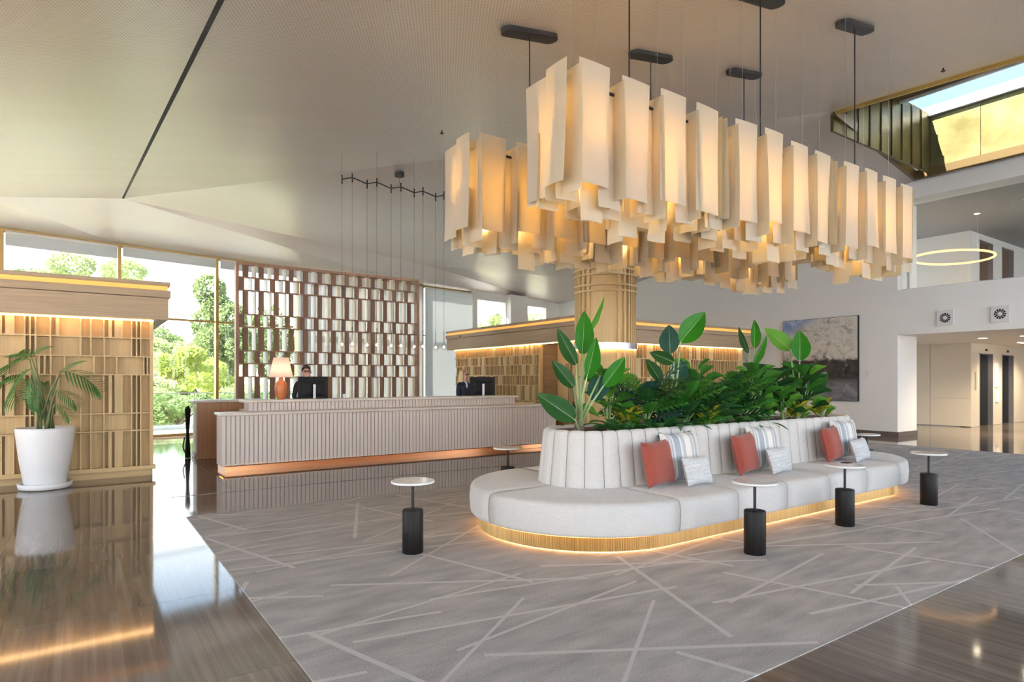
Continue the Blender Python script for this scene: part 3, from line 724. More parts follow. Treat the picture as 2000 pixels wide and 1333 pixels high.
lattice(k1, Vector((-2.4, 11.2, 0)), Vector((1, 0, 0)), X1 + 2.4 - .05, [.165, .715, .985, 1.575, 1.855, 2.14, 2.42], Vector((0, 1, 0)), [A_, Bq, A_, Cq, Bq, A_])
# --- kiosk behind the column
k2 = thing('oak_kiosk', 'oak-clad kiosk with lattice sides and lit cornice behind the planter', 'kiosk')
KX, KY = 9.70, 11.28
ob('body', MB().box(KX + .13, 16.4, 12.75, 17.1, 0, 2.43).box(KX + .6, 16.4, 11.75, 12.75, 0, 2.43).box(KX + .13, 16.4, KY + .13, 11.75, 0, 2.43), MT['oak_upright'], k2)
ob('plinth', MB().box(KX + .05, 16.4, KY + .05, 17.05, 0, .1), MT['oak_level'], k2)
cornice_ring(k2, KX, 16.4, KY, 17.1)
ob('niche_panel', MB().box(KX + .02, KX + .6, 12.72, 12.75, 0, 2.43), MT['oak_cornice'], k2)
ob('end_post', MB().box(KX, KX + .09, 12.68, 12.75, .1, 2.43).box(KX, KX + .09, KY, KY + .05, .1, 2.43), MT['oak_upright'], k2)
ob('led_strip', MB().box(KX - .03, KX - .012, KY - .03, 17.1, 2.41, 2.425).box(KX, 16.4, KY - .03, KY - .012, 2.41, 2.425), MT['led_warm'], k2)
rows2 = [.1, .60, .95, 1.35, 1.62, 1.90, 2.15, 2.42]
def rand_slots(length, seed):
    rnd = random.Random(seed); out = []
    for k in range(len(rows2) - 1):
        lst = []; u = rnd.uniform(.05, .15)
        while u < length - .05:
            if rnd.random() < .80: lst.append((u, 'd')); u += rnd.choice((.065, .08, .10, .17))
            else:
                w = min(rnd.uniform(.12, .24), length - u - .02); lst.append((u, w)); u += w + rnd.uniform(.06, .10)
        out.append(lst)
    return out
lattice(k2, Vector((KX, 17.1, 0)), Vector((0, -1, 0)), 4.38, rows2, Vector((1, 0, 0)), rand_slots(4.38, 3))
lattice(k2, Vector((KX, 11.75, 0)), Vector((0, -1, 0)), .42, rows2, Vector((1, 0, 0)), rand_slots(.42, 9))
rows2 = [.1, .95, 1.55, 2.05, 2.42]
lattice(k2, Vector((KX, KY, 0)), Vector((1, 0, 0)), 6.6, rows2, Vector((0, 1, 0)), rand_slots(6.6, 5))
cc = thing('security_camera', 'small white dome camera on the oak cornice', 'camera', (KX - .2, 16.35, 2.83))
ob('housing', MB().ball((0, 0, 0), .06, 16, 10), MT['trim_white'], cc, smooth=True); ob('lens', MB().ball((-.045, -.01, -.01), .03, 12, 8), MT['black_metal'], cc, smooth=True)

# ================================================================== COLUMN
cl = thing('round_column', 'round oak-clad column with raised battens behind the planter', 'column', (8.49, 9.0, 0))
ob('shaft', MB().lathe([(.555, 0), (.555, 6.2)], 64), MT['oak_upright'], cl, smooth=True)
va = math.atan2(-9.0, -8.49)                     # direction towards the viewer
bt = MB().box(-.02, .02, -.05, 0, 0, 6.2).mesh('batten', MT['oak_upright'])
for q in (0, 2 * PI / 3, -2 * PI / 3):
    for sn in (-.887, -.678, -.52, .435, .626, .765, .904):
        a = va + math.asin(sn) + q
        ob('batten', bt, parent=cl, loc=(.55 * math.cos(a), .55 * math.sin(a), 0), rot=(0, 0, a + PI/2))
for z in (3.19, 3.30, 3.50, 3.61):
    mb = MB(); mb.lathe([(.55, z - .017), (.617, z - .017), (.617, z + .017), (.55, z + .017)], 64, caps=False); ob('ring_band', mb, MT['oak_level'], cl)
ob('mirror_collar', MB().lathe([(.55, 2.08), (.63, 2.08), (.63, 2.20), (.55, 2.20)], 64, caps=False), MT['chrome'], cl)
ob('led_ring', MB().lathe([(.585, 2.075), (.61, 2.075), (.61, 2.079), (.585, 2.079)], 48, caps=False), MT['led_warm'], cl)
# ================================================================== RECEPTION DESK
desk = thing('reception_desk', 'long fluted reception desk with pale ledge and glowing copper plinth', 'desk')
DX0, DX1, DY = 1.86, 8.74, 10.85
ob('core', MB().box(DX0 + .02, DX1, DY + .02, DY + .45, .12, .92), MT['slat_paint'], desk)
ob('upper_core', MB().box(2.36, 7.92, DY + .45, DY + .80, .12, 1.11), MT['slat_paint'], desk)
ob('inner_shelf', MB().box(2.36, 8.7, DY + .80, DY + 1.25, .93, .97), MT['oak_level'], desk)
ob('inner_panel', MB().box(2.36, 8.7, DY + .80, DY + .83, 0, .93), MT['oak_upright'], desk)
ob('plinth', MB().box(DX0 + .06, DX1, DY + .07, DY + .7, 0, .075), MT['copper'], desk)
ob('plinth_lip', MB().box(DX0 + .055, DX1, DY + .062, DY + .7, .068, .078), MT['copper'], desk)
ob('led_strip', MB().box(DX0 + .045, DX1, DY + .040, DY + .052, .112, .118).box(DX0 + .035, DX0 + .047, DY + .05, DY + .44, .112, .118), MT['led_orange'], desk)
ob('ledge', MB().box(DX0 - .04, DX1 + .03, DY - .05, DY + .46, .915, .96), MT['ledge_stone'], desk, bevel=.008)
ob('counter_top', MB().box(2.28, 7.98, DY + .37, DY + .86, 1.105, 1.15), MT['ledge_stone'], desk, bevel=.008)
def flute(h): # rounded batten
    prof = [(-.033, .012), (-.033, .0), (-.030, -.006), (.018, -.017), (.027, -.014), (.031, -.002), (.031, .012)]
    return MB().prism([(x, y) for x, y in prof][::1], 0, h)
fl = flute(.82).mesh('slat', MT['slat_paint']); fs = flute(.155).mesh('slat', MT['slat_paint'])
n = 98
for k in range(n): ob('slat', fl, parent=desk, loc=(DX0 + .035 + k * (DX1 - DX0 - .07) / (n - 1), DY + .012, .10))
for k in range(7): ob('slat', fl, parent=desk, loc=(DX0 + .012, DY + .06 + k * .063, .10), rot=(0, 0, -PI/2))
n = 78
for k in range(n): ob('upper_slat', fs, parent=desk, loc=(2.40 + k * (5.48) / (n - 1), DY + .44, .955))
# wooden return at the back
rt_ = thing('side_counter', 'orange wood return counter at the left end of the reception desk', 'counter')
ob('body', MB().box(1.80, 3.0, 12.9, 13.5, 0.06, 1.07), MT['orange_wood'], rt_)
ob('skirting', MB().box(1.78, 3.02, 12.88, 13.5, 0, .09), MT['orange_wood'], rt_)
ob('corner_post', MB().box(1.785, 1.85, 12.885, 12.95, .09, 1.07), MT['orange_wood'], rt_)
ob('top', MB().box(1.72, 3.05, 12.83, 13.55, 1.07, 1.11), MT['ledge_stone'], rt_, bevel=.006)
# folded black stand beside the desk
st = thing('folded_stand', 'black folded stand leaning beside the side counter', 'stand', (1.66, 13.3, 0))
ob('upright', MB().tube([(0, 0, 0), (.02, 0, .5), (.0, 0, .95)], .028, 8).tube([(.05, .03, 0), (.02, .01, .5), (.05, .03, .93)], .03, 8), MT['black_metal'], st)
ob('handle', MB().tube([(0, 0, .95), (.03, .01, .985), (.05, .03, .93)], .022, 8), MT['black_metal'], st)
ob('strap', MB().tube([(-.03, 0, .40), (-.06, 0, .22), (-.02, 0, .1)], .012, 6), MT['black_metal'], st)

# table lamp
lp = thing('table_lamp', 'orange ceramic table lamp with pleated cream shade on the counter', 'lamp', (2.93, 11.42, 1.152))
ob('body', MB().lathe([(0, 0), (.06, 0), (.064, .01), (.095, .07), (.108, .16), (.106, .24), (.085, .30), (.05, .335), (.035, .35), (.035, .40), (0, .40)], 32, caps=False), MT['terracotta'], lp, smooth=True)
sh = MB(); P = []
for z, r0, r1 in ((.39, .203, .196), (.74, .128, .123)):
    P.append([Vector(((r0 if i % 2 else r1) * math.cos(2*PI*i/96), (r0 if i % 2 else r1) * math.sin(2*PI*i/96), z)) for i in range(97)])
ob('shade', sh.grid(P), MT['lamp_shade'], lp)
ob('bulb', MB().ball((0, 0, .52), .03, 10, 8), emit('lamp_bulb', (1, .86, .70), 26), lp)
ob('finial', MB().tube([(0, 0, .40), (0, 0, .76)], .006, 6), MT['gold_frame'], lp)
# monitors seen from behind
def monitor(x, y, rz, label):
    t_ = thing('computer_monitor', label, 'monitor', (x, y, .972), rz, 'computer monitors on the desk')
    ob('casing', MB().box(-.29, .29, -.012, .012, .16, .585), MT['screen_black'], t_, bevel=.006)
    ob('back_shell', MB().add([(-.22, -.012, .21), (.22, -.012, .21), (.22, -.012, .50), (-.22, -.012, .50), (-.14, -.03, .27), (.14, -.03, .27), (.14, -.03, .44), (-.14, -.03, .44)], [(0,1,5,4),(1,2,6,5),(2,3,7,6),(3,0,4,7),(4,5,6,7)]), MT['screen_black'], t_)
    ob('screen', MB().box(-.28, .28, .012, .014, .175, .575), emit('screen_glow', (.5, .6, .75), .6) if 'screen_glow' not in MT else MT['screen_glow'], t_)
    ob('neck', MB().box(-.025, .025, -.075, -.05, .01, .44), MT['silver'], t_, bevel=.004)
    ob('foot', MB().box(-.12, .12, -.13, .08, 0, .012), MT['silver'], t_, bevel=.004)
monitor(3.60, 11.76, .10, 'black monitor in front of the receptionist with short dark hair')
monitor(7.37, 11.76, -.25, 'black monitor in front of the blonde receptionist')
tag(ob('desk_cup', MB().lathe([(0, 0), (.03, 0), (.036, .075), (.031, .075), (.027, .008), (0, .008)], 16, caps=False), MT['trim_white'], loc=(4.12, 11.52, 1.152)), 'small white cup on the counter right of the first monitor', 'cup')

# ================================================================== PEOPLE
def skin_body(name, joints, edges, root, mats, face_mat, parent):
    me = bpy.data.meshes.new(name); names = list(joints); idx = {n_: i for i, n_ in enumerate(names)}
    me.from_pydata([joints[n_][0] for n_ in names], [(idx[a], idx[b_]) for a, b_ in edges], [])
    o = bpy.data.objects.new(name, me); COL.objects.link(o)
    s = o.modifiers.new('skin', 'SKIN'); s.use_smooth_shade = True
    for n_ in names:
        sv = me.skin_vertices[0].data[idx[n_]]; r = joints[n_][1]; sv.radius = r if isinstance(r, tuple) else (r, r); sv.use_root = (n_ == root)
    o.modifiers.new('sub', 'SUBSURF').levels = 2
    dg = bpy.context.evaluated_depsgraph_get(); ev = o.evaluated_get(dg); m2 = bpy.data.meshes.new_from_object(ev)
    o.modifiers.clear(); o.data = m2
    m2.materials.clear()
    for q in mats: m2.materials.append(q)
    for p in m2.polygons: p.material_index = face_mat(p.center); p.use_smooth = True
    o.parent = parent; return o
def person(label, loc, rz, suit, female, head_pitch):
    t_ = thing('person', label, 'person', loc, rz)
    k = .97 if female else 1.0
    J = {'pelvis': ((0, 0, .95), (.155, .11)), 'belly': ((0, -.005, 1.10), (.145, .105)), 'chest': ((0, 0, 1.30), (.165, .115)), 'upper': ((0, .01, 1.43), (.12, .09)), 'neck': ((0, .005, 1.50), .052), 'jaw': ((0, -.02, 1.565), (.058, .066)),
         'head': ((0, -.012, 1.655), (.074, .092)), 'crown': ((0, .006, 1.725), (.062, .078))}
    Eg = [('pelvis', 'belly'), ('belly', 'chest'), ('chest', 'upper'), ('upper', 'neck'), ('neck', 'jaw'), ('jaw', 'head'), ('head', 'crown')]
    for s, S in ((-1, 'l'), (1, 'r')):
        J.update({S+'sho': ((s*.175, .005, 1.425), .062), S+'elb': ((s*.235, -.02, 1.16), .046), S+'wri': ((s*.14, -.25, 1.06), .032), S+'palm': ((s*.125, -.31, 1.055), (.036, .018)),
                  S+'hip': ((s*.09, 0, .90), .092), S+'kne': ((s*.10, -.01, .50), .062), S+'ank': ((s*.10, .01, .09), .042), S+'toe': ((s*.11, -.15, .04), (.042, .03))})
        Eg += [('upper', S+'sho'), (S+'sho', S+'elb'), (S+'elb', S+'wri'), (S+'wri', S+'palm'), ('pelvis', S+'hip'), (S+'hip', S+'kne'), (S+'kne', S+'ank'), (S+'ank', S+'toe')]
        for f, (fx, ln) in enumerate(((-.026, .062), (-.009, .072), (.009, .068), (.026, .054))):
            J[S+'f%d' % f] = ((s*.125 + fx, -.34 - ln*.5, 1.05), .0085); J[S+'g%d' % f] = ((s*.125 + fx, -.34 - ln, 1.035), .0075)
            Eg += [(S+'palm', S+'f%d' % f), (S+'f%d' % f, S+'g%d' % f)]
        J[S+'t'] = ((s*.085, -.315, 1.045), .010); J[S+'u'] = ((s*.07, -.35, 1.035), .0085); Eg += [(S+'palm', S+'t'), (S+'t', S+'u')]
    def fm(c):
        if c.z > 1.505: return 1
        if c.y < -.262 and 1.0 < c.z < 1.1: return 1
        if c.z > 1.28 and c.y < -.05 and abs(c.x) < .05 * (c.z - 1.22) / .25 and c.z > 1.30: return 2
        return 0
    b_ = skin_body('body', J, Eg, 'pelvis', [suit, MT['skin'], MT['shirt']], fm, t_)
    hd = Vector((0, -.012, 1.65))
    ob('nose', MB().add([(0, -.128, 1.632), (-.016, -.098, 1.625), (.016, -.098, 1.625), (0, -.098, 1.675), (0, -.11, 1.618)], [(0, 1, 3), (0, 3, 2), (0, 4, 1), (0, 2, 4), (1, 4, 2)]), MT['skin'], b_)
    ob('mouth', MB().box(-.024, .024, -.101, -.094, 1.590, 1.597), mat('lips', (.40, .14, .12), .5) if 'lips' not in MT else MT['lips'], b_)
    for s in (-1, 1):
        ob('eye', MB().ball((s*.031, -.092, 1.663), .011, 10, 6), MT['screen_black'], b_)
        ob('ear', MB().ball((s*.079, .0, 1.645), .022, 8, 6, 1.4), MT['skin'], b_, smooth=True)
    gm_ = MB()
    for s in (-1, 1):
        gm_.tube([(s*.033 + .026*math.cos(a), -.110, 1.662 + .018*math.sin(a)) for a in np.linspace(0, 2*PI, 13)], .004, 5)
        gm_.tube([(s*.059, -.110, 1.664), (s*.084, .0, 1.668)], .003, 5)
    gm_.tube([(-.008, -.112, 1.665), (.008, -.112, 1.665)], .003, 5)
    ob('glasses', gm_, MT['screen_black'], b_)
    hm = MB()
    if not female:   # cropped hair
        P = []
        for i in range(17):
            a = 2*PI*i/16; row = []
            for j in range(7):
                th = (PI * .60 if math.sin(a) > .05 else PI * .30) * j / 6
                row.append(Vector((.087*math.sin(th)*math.cos(a), .012 + .105*math.sin(th)*math.sin(a), 1.672 + .108*math.cos(th))))
            P.append(row)
        hm.grid(P); ob('hair', hm, MT['hair_dark'], b_, smooth=True, solid=.012)
        ob('tie', MB().box(-.018, .018, -.135, -.128, 1.16, 1.44), MT['suit_navy'], b_)
    else:            # long straight hair
        P = []
        for i in range(21):
            a = -PI * .17 + (PI * 1.34) * i / 20; row = []
            for j in range(12):
                if j < 6: th = PI * .5 * j / 5; r = 1; row.append(Vector((.090*math.sin(th)*math.cos(a), .015 + .110*math.sin(th)*math.sin(a), 1.675 + .108*math.cos(th))))
                else:
                    q = (j - 5) / 6; w_ = 1 + .35 * q; row.append(Vector((.090*w_*math.cos(a), .015 + .110*w_*math.sin(a) + .01*q, 1.675 - .34*q)))
            P.append(row)
        hm.grid(P); ob('hair', hm, MT['hair_blond'], b_, smooth=True, solid=.014)
    # lapels and collar
    for s in (-1, 1):
        ob('lapel', MB().add([(s*.02, -.118, 1.24), (s*.085, -.095, 1.42), (s*.055, -.07, 1.49), (s*.03, -.095, 1.44)], [(0, 1, 2, 3)]), suit, b_, solid=.008)
        ob('collar', MB().add([(s*.005, -.07, 1.475), (s*.05, -.055, 1.52), (s*.06, -.01, 1.525), (s*.04, -.062, 1.46)], [(0, 1, 2, 3)]), MT['shirt'], b_, solid=.006)
    t_.scale = (k, k, k)
    return t_
person('person in a black suit and glasses with short dark hair behind the desk', (3.63, 12.28, 0), -.18, MT['suit_black'], False, .3)
person('person in a navy jacket with long blond hair working at the second monitor', (7.20, 12.30, 0), .35, MT['suit_navy'], True, .2)

# ================================================================== SLATTED SCREEN
sc_ = thing('slatted_screen', 'tall room-divider screen of staggered walnut and pale fins behind reception', 'screen', (3.04, 16.0, 0))
SW, SH = 4.83, 4.33
ob('frame', MB().box(0, .07, -.09, .09, 0, SH).box(SW - .07, SW, -.09, .09, 0, SH).box(.07, SW - .07, -.09, .09, SH - .07, SH).box(.07, SW - .07, -.09, .09, 0, .07), MT['screen_walnut'], sc_)
zr = [.07, .43, 1.0, 1.57, 1.89, 2.20, 2.77, 3.08, 3.66, 3.97, SH - .07]
fin = {}
def fin_mesh(h, mm):
    key = (round(h, 3), mm)
    if key not in fin: fin[key] = MB().box(-.009, .009, -.085, .085, 0, h).mesh('fin', MT[mm])
    return fin[key]
for k in range(1, len(zr) - 1): ob('shelf', MB().box(.07, SW - .07, -.085, .085, zr[k] - .012, zr[k] + .012), MT['screen_walnut'], sc_)
rnd = random.Random(4)
for k in range(1, len(zr) - 1):
    za = zr[k] + .012; h = zr[k+1] - (.012 if k < len(zr) - 2 else 0) - za
    x = .14 + (.09 if k % 2 else 0); j = 0
    while x < SW - .12:
        brown = j % 2 == 0
        ob('fin', fin_mesh(h, 'screen_walnut' if brown else ('champagne' if x < 2.2 else 'brass_fin')), parent=sc_, loc=(x, 0, za), rot=(0, 0, (-1.0 if brown else .30) + rnd.uniform(-.05, .05)))
        x += .165 + (.03 if brown else .0); j += 1

# ================================================================== ZIGZAG PENDANT LIGHT
gpx = [(668, 671), (688, 672), (717, 673), (736, 675), (764, 676), (783, 677), (809, 677), (826, 677), (851, 677), (867, 677)]
pl_ = thing('multi_pendant_lamp', 'black zigzag bar with ten tiny glass globe drops over reception', 'lamp', (0, 0, 0))
zig = [.10 if i % 2 == 0 else -.10 for i in range(10)]; Xs = [at_y(x, 700, 11.45 + zig[i]).x for i, (x, _) in enumerate(gpx)]
bar = [(X, 11.45 + zig[i], 5.32) for i, X in enumerate(Xs)]
ob('bar', MB().tube(bar, .012, 6), MT['black_metal'], pl_)
for i, p in enumerate(bar):
    ob('holder', MB().tube([(p[0], p[1], 5.40), (p[0], p[1], 5.23)], .013, 8), MT['black_metal'], pl_)
    ob('cable', MB().tube([(p[0], p[1], 5.25), (p[0], p[1], 2.24)], .0028, 5).tube([(p[0], p[1], 2.5), (p[0], p[1], 2.24)], .0065, 6), MT['black_metal'], pl_)
    g_ = ob('glass_globe', MB().ball((p[0], p[1], 2.17), .058, 16, 12), MT['globe_glass'], pl_, smooth=True)
    ob('filament', MB().ball((p[0], p[1], 2.175), .022, 10, 8), MT['bulb'], g_)
def facet(A, B, C):
    A, B, C = Vector(A), Vector(B), Vector(C); n_ = (B - A).cross(C - A)
    return lambda x, y: A.z - (n_.x * (x - A.x) + n_.y * (y - A.y)) / n_.z
zf = facet(T_, R_, S_)
def ceil_z(x, y): return min(z0(x, y), zf(x, y))
ca = at_d(780, 343, 12.35)
for _ in range(12):
    dd_ = FWD.dot(ca); ca = at_d(780, 343, dd_ * (1 + .5 * ((ceil_z(ca.x, ca.y) - .05 - EYE) / (ca.z - EYE) - 1)))
cz = ceil_z(ca.x, ca.y)
ob('canopy', MB().lathe([(0, 0), (.105, 0), (.105, .10), (0, .10)], 24, caps=False), MT['black_metal'], pl_, loc=(ca.x, ca.y, cz - .075))
ob('feed_cable', MB().tube([(ca.x, ca.y, cz - .05), (Xs[5], 11.45, 5.34)], .004, 5), MT['black_metal'], pl_)
for i in (0, 3, 6, 9): ob('hanger_wire', MB().tube([(bar[i][0], bar[i][1], 5.36), (bar[i][0], bar[i][1], ceil_z(bar[i][0], bar[i][1]) + .01)], .002, 4), MT['black_metal'], pl_)

# ================================================================== PAINTING, VENTS, SMALL WALL AND CEILING FITTINGS
pt = thing('painting', 'large abstract painting of pale clouds over a dark shore', 'painting', (17.44, 9.62, 0))
ob('stretcher', MB().box(-.02, .055, -1.1, 1.1, .90, 3.26), MT['black_oak'], pt)
m = mat('canvas', (.5, .5, .5), .6); t, b = nodes(m); c_ = N(t, 'ShaderNodeTexCoord'); s3 = N(t, 'ShaderNodeSeparateXYZ'); t.links.new(c_.outputs['Generated'], s3.inputs[0])
mp = mapping(t, (1, 1.6, 2.2), 'Object'); n1 = N(t, 'ShaderNodeTexNoise'); n1.inputs['Scale'].default_value = 1.6; n1.inputs['Detail'].default_value = 9; n1.inputs['Roughness'].default_value = .7; n1.inputs['Distortion'].default_value = .8; t.links.new(mp.outputs[0], n1.inputs['Vector'])
sky_r = ramp(t, n1.outputs[0], [(.30, (.10, .10, .11)), (.40, (.38, .36, .33)), (.52, (.72, .68, .60)), (.66, (.46, .43, .38)), (.75, (.75, .73, .66))])
blue_r = ramp(t, n1.outputs[0], [(.35, (.10, .16, .36)), (.5, (.22, .30, .52)), (.62, (.58, .58, .60))])
dark_r = ramp(t, n1.outputs[0], [(.36, (.008, .008, .009)), (.50, (.03, .028, .027)), (.60, (.08, .07, .06)), (.655, (.42, .40, .36)), (.70, (.03, .03, .03))])
shore_r = ramp(t, n1.outputs[0], [(.35, (.09, .09, .10)), (.55, (.19, .19, .21)), (.7, (.34, .33, .34))])
def edge(z, wdt):
    ad_ = N(t, 'ShaderNodeMath', operation='MULTIPLY_ADD'); ad_.inputs[1].default_value = .22; t.links.new(n1.outputs[0], ad_.inputs[0]); t.links.new(s3.outputs['Z'], ad_.inputs[2])
    q = N(t, 'ShaderNodeMapRange'); q.inputs[1].default_value = z + .11 - wdt; q.inputs[2].default_value = z + .11 + wdt; t.links.new(ad_.outputs[0], q.inputs[0]); return q
def mixc(f, a, b_):
    q = N(t, 'ShaderNodeMix', data_type='RGBA'); t.links.new(f.outputs[0], q.inputs[0]); t.links.new(a, q.inputs[6]); t.links.new(b_, q.inputs[7]); return q.outputs[2]
col = mixc(edge(.24, .03), shore_r.outputs[0], dark_r.outputs[0]); col = mixc(edge(.50, .02), col, sky_r.outputs[0]); yz = N(t, 'ShaderNodeMath', operation='MULTIPLY_ADD'); yz.inputs[1].default_value = .55; t.links.new(s3.outputs['Y'], yz.inputs[0]); t.links.new(s3.outputs['Z'], yz.inputs[2])
bn = N(t, 'ShaderNodeMath', operation='MULTIPLY_ADD'); bn.inputs[1].default_value = .5; t.links.new(n1.outputs[0], bn.inputs[0]); t.links.new(yz.outputs[0], bn.inputs[2])
bm_ = N(t, 'ShaderNodeMapRange'); bm_.inputs[1].default_value = 1.50; bm_.inputs[2].default_value = 1.62; t.links.new(bn.outputs[0], bm_.inputs[0])
col = mixc(bm_, col, blue_r.outputs[0])
t.links.new(col, b.inputs['Base Color'])
ob('canvas', MB().box(-.024, -.02, -1.09, 1.09, .91, 3.25), m, pt)
tag(ob('switch_plate', MB().box(17.478, 17.498, 8.26, 8.36, 1.57, 1.74), MT['trim_white'], bevel=.004), 'small white switch plate right of the painting', 'switch')
def vent(y, label):
    v_ = thing('air_vent', label, 'vent', (17.49, y, 3.02), 0, 'round swirl vents on the balcony front')
    ob('plate', MB().box(-.045, 0, -.18, .18, -.19, .19), MT['trim_white'], v_, bevel=.006)
    ob('hub', MB().lathe([(0, 0), (.028, 0), (.028, .012), (0, .012)], 16, caps=False), MT['trim_white'], v_, loc=(-.044, 0, 0), rot=(0, -PI/2, 0))
    for i in range(12):
        a = 2 * PI * i / 12; r0, r1, w0, w1 = .045, .118, .008, .021
        ca_, sa = math.cos(a), math.sin(a)
        q = [(r0*ca_ - w0*sa, r0*sa + w0*ca_), (r0*ca_ + w0*sa, r0*sa - w0*ca_), (r1*ca_ + w1*sa, r1*sa - w1*ca_), (r1*ca_ - w1*sa, r1*sa + w1*ca_)]
        ob('slot', MB().add([(-.048, y_, z_) for y_, z_ in q] + [(-.04, y_, z_) for y_, z_ in q], [(0,1,2,3),(7,6,5,4),(0,4,5,1),(1,5,6,2),(2,6,7,3),(3,7,4,0)]), MT['black_gap'], v_)
vent(6.45, 'round swirl vent next to the painting wall corner'); vent(5.34, 'second round swirl vent on the balcony front'); vent(4.38, 'round swirl vent cut by the edge of the view')
def lamp_in(parent, loc, power, size):
    l_ = bpy.data.lights.new('lamp_light', 'SPOT'); l_.energy = power; l_.color = (1, .80, .55); l_.spot_size = 2.6; l_.spot_blend = .6; l_.shadow_soft_size = size
    o_ = bpy.data.objects.new('lamp_light', l_); COL.objects.link(o_); o_.parent = parent; o_.location = loc
def spot(x, y, z, label, r=.07, power=160):
    s_ = thing('ceiling_downlight', label, 'downlight', (x, y, z), 0, 'recessed downlights')
    ob('trim_ring', MB().lathe([(r, -.012), (r * 1.18, -.012), (r * 1.18, 0), (r, 0)], 20, caps=False), MT['trim_white'], s_)
    ob('lens', MB().lathe([(0, -.006), (r, -.006), (r, -.004), (0, -.004)], 20, caps=False), MT['downlight'], s_)
    lamp_in(s_, (0, 0, -.02), power, r)
spot(20.6, 6.7, 2.66, 'recessed downlight in the lift lobby close to the pier', .11); spot(20.4, 5.7, 2.66, 'recessed downlight in the lift lobby towards the frame edge', .11)
for r_, (xx, yy, lb) in enumerate(((24.0, 6.85, 'row of four small ceiling spots before the first lift door'), (26.0, 6.6, 'row of four small ceiling spots before the second lift door'))):
    q = thing('spot_bar', lb, 'downlight', (xx, yy, 2.66))
    for i in range(4): ob('spot', MB().lathe([(0, -.014), (.05, -.014), (.05, 0), (0, 0)], 14, caps=False), MT['downlight'], q, loc=(i * .3, 0, 0))
    lamp_in(q, (.45, 0, -.03), 220, .3)
spot(20.8, 6.9, 6.2, 'dim downlight in the gallery ceiling near the pier', power=22); spot(20.2, 5.6, 6.2, 'dim downlight in the gallery ceiling towards the frame edge', power=22)
tag(ob('lift_indicator', MB().box(24.2, 24.32, 7.77, 7.8, 2.43, 2.5), MT['black_metal']), 'dark floor indicator above the first lift door', 'display')
tag(ob('lift_indicator', MB().box(26.12, 26.24, 7.77, 7.8, 2.43, 2.5), MT['black_metal']), 'dark floor indicator above the second lift door', 'display')
tag(ob('lift_sign', MB().box(25.05, 25.3, 7.77, 7.8, 1.25, 2.05).box(25.05, 25.3, 7.765, 7.8, .75, 1.15), MT['trim_white']), 'white notice panel between the two lift doors', 'sign')
tag(ob('call_panel', MB().box(23.35, 23.5, 7.77, 7.8, 1.2, 1.75), MT['brass_fin']), 'slim brass call panel left of the first lift door', 'panel')
rg = thing('ring_reflection', 'large glowing ring standing in for a reflection on the gallery glass', 'lamp', (20.8, 7.5, 0))  # glowing ring added in place of an arc reflected on the glass
ob('ring', MB().tube([(1.3 * math.cos(a), .95 * math.sin(a), 5.05) for a in np.linspace(0, 2*PI, 41)], .03, 6), emit('ring_glow', (1, .5, .16), 1.1), rg)
for a in (0, 2.1, 4.2): ob('wire', MB().tube([(1.3*math.cos(a), .95*math.sin(a), 5.05), (1.3*math.cos(a), .95*math.sin(a), 6.195)], .003, 4), MT['silver'], rg)
def sprinkler(p, label):
    s_ = thing('fire_sprinkler', label, 'sprinkler', p, 0, 'sprinkler heads on the ceiling')
    ob('stem', MB().tube([(0, 0, .02), (0, 0, -.05)], .012, 6), MT['black_metal'], s_); ob('deflector', MB().lathe([(0, -.055), (.035, -.055), (.035, -.048), (0, -.048)], 10, caps=False), MT['black_metal'], s_)
def hit0(px, py):
    v = FWD + RGT * ((px - 1000) / FOC); k_ = (HOR - py) / FOC; d = (4.423 - EYE) / (k_ - .17 * v.x - .06 * v.y); return Vector((v.x*d, v.y*d, z0(v.x*d, v.y*d)))
sprinkler(hit0(863, 255), 'sprinkler head left of the paper chandeliers'); sprinkler(hit0(1842, 133), 'sprinkler head beside the gold skylight edge')
# ================================================================== PLANTS
def outline_leaf(name, mm, shape, fold=.10, droop=.12, n=12, m_=6, wav=0.0, split=0):
    """unit leaf: length 1 along +Y, width 1 along X, faces +Z; shape(v) gives half width 0..0.5"""
    mb = MB(); P = []
    for j in range(n + 1):
        v = j / n; hw = shape(v); row = []
        for i in range(m_ + 1):
            u = 2 * i / m_ - 1
            z = fold * abs(u) * hw * 2 - droop * v * v + wav * math.sin(v * 19) * abs(u) * hw
            row.append(Vector((u * hw, v, z)))
        P.append(row)
    mb.grid(P); return mb.mesh(name, MT[mm], True)
def sh_strel(v): return .5 * (math.sin(PI * min(1, (v + .03) ** .72 / 1.03)) ** .85) if v < .995 else .01
def sh_fig(v): return .5 * max(0.02, math.sin(PI * v ** 1.35)) ** .7
def sh_lance(v): return .5 * max(.02, math.sin(PI * v ** .9)) ** 1.1
ST = {k: outline_leaf('leaf', k, sh_strel, .16, .10, 14, 6, .03) for k in ('strelitzia_green', 'strelitzia_blue', 'leaf_bright', 'leaf_deep', 'leaf_mid')}
FIG = {k: outline_leaf('leaf', k, sh_fig, .25, .22, 8, 4, .06) for k in ('leaf_deep', 'leaf_mid', 'leaf_bright')}
CRO = outline_leaf('leaf', 'leaf_yellow', sh_lance, .25, .2, 6, 2); LAN = outline_leaf('leaf', 'leaf_deep', sh_lance, .22, .25, 8, 2)
MID = MB().tube([(0, -.02, .004), (0, .5, -.012), (0, .97, -.088)], [.012, .009, .003], 6).mesh('midrib', MT['midrib'], True)
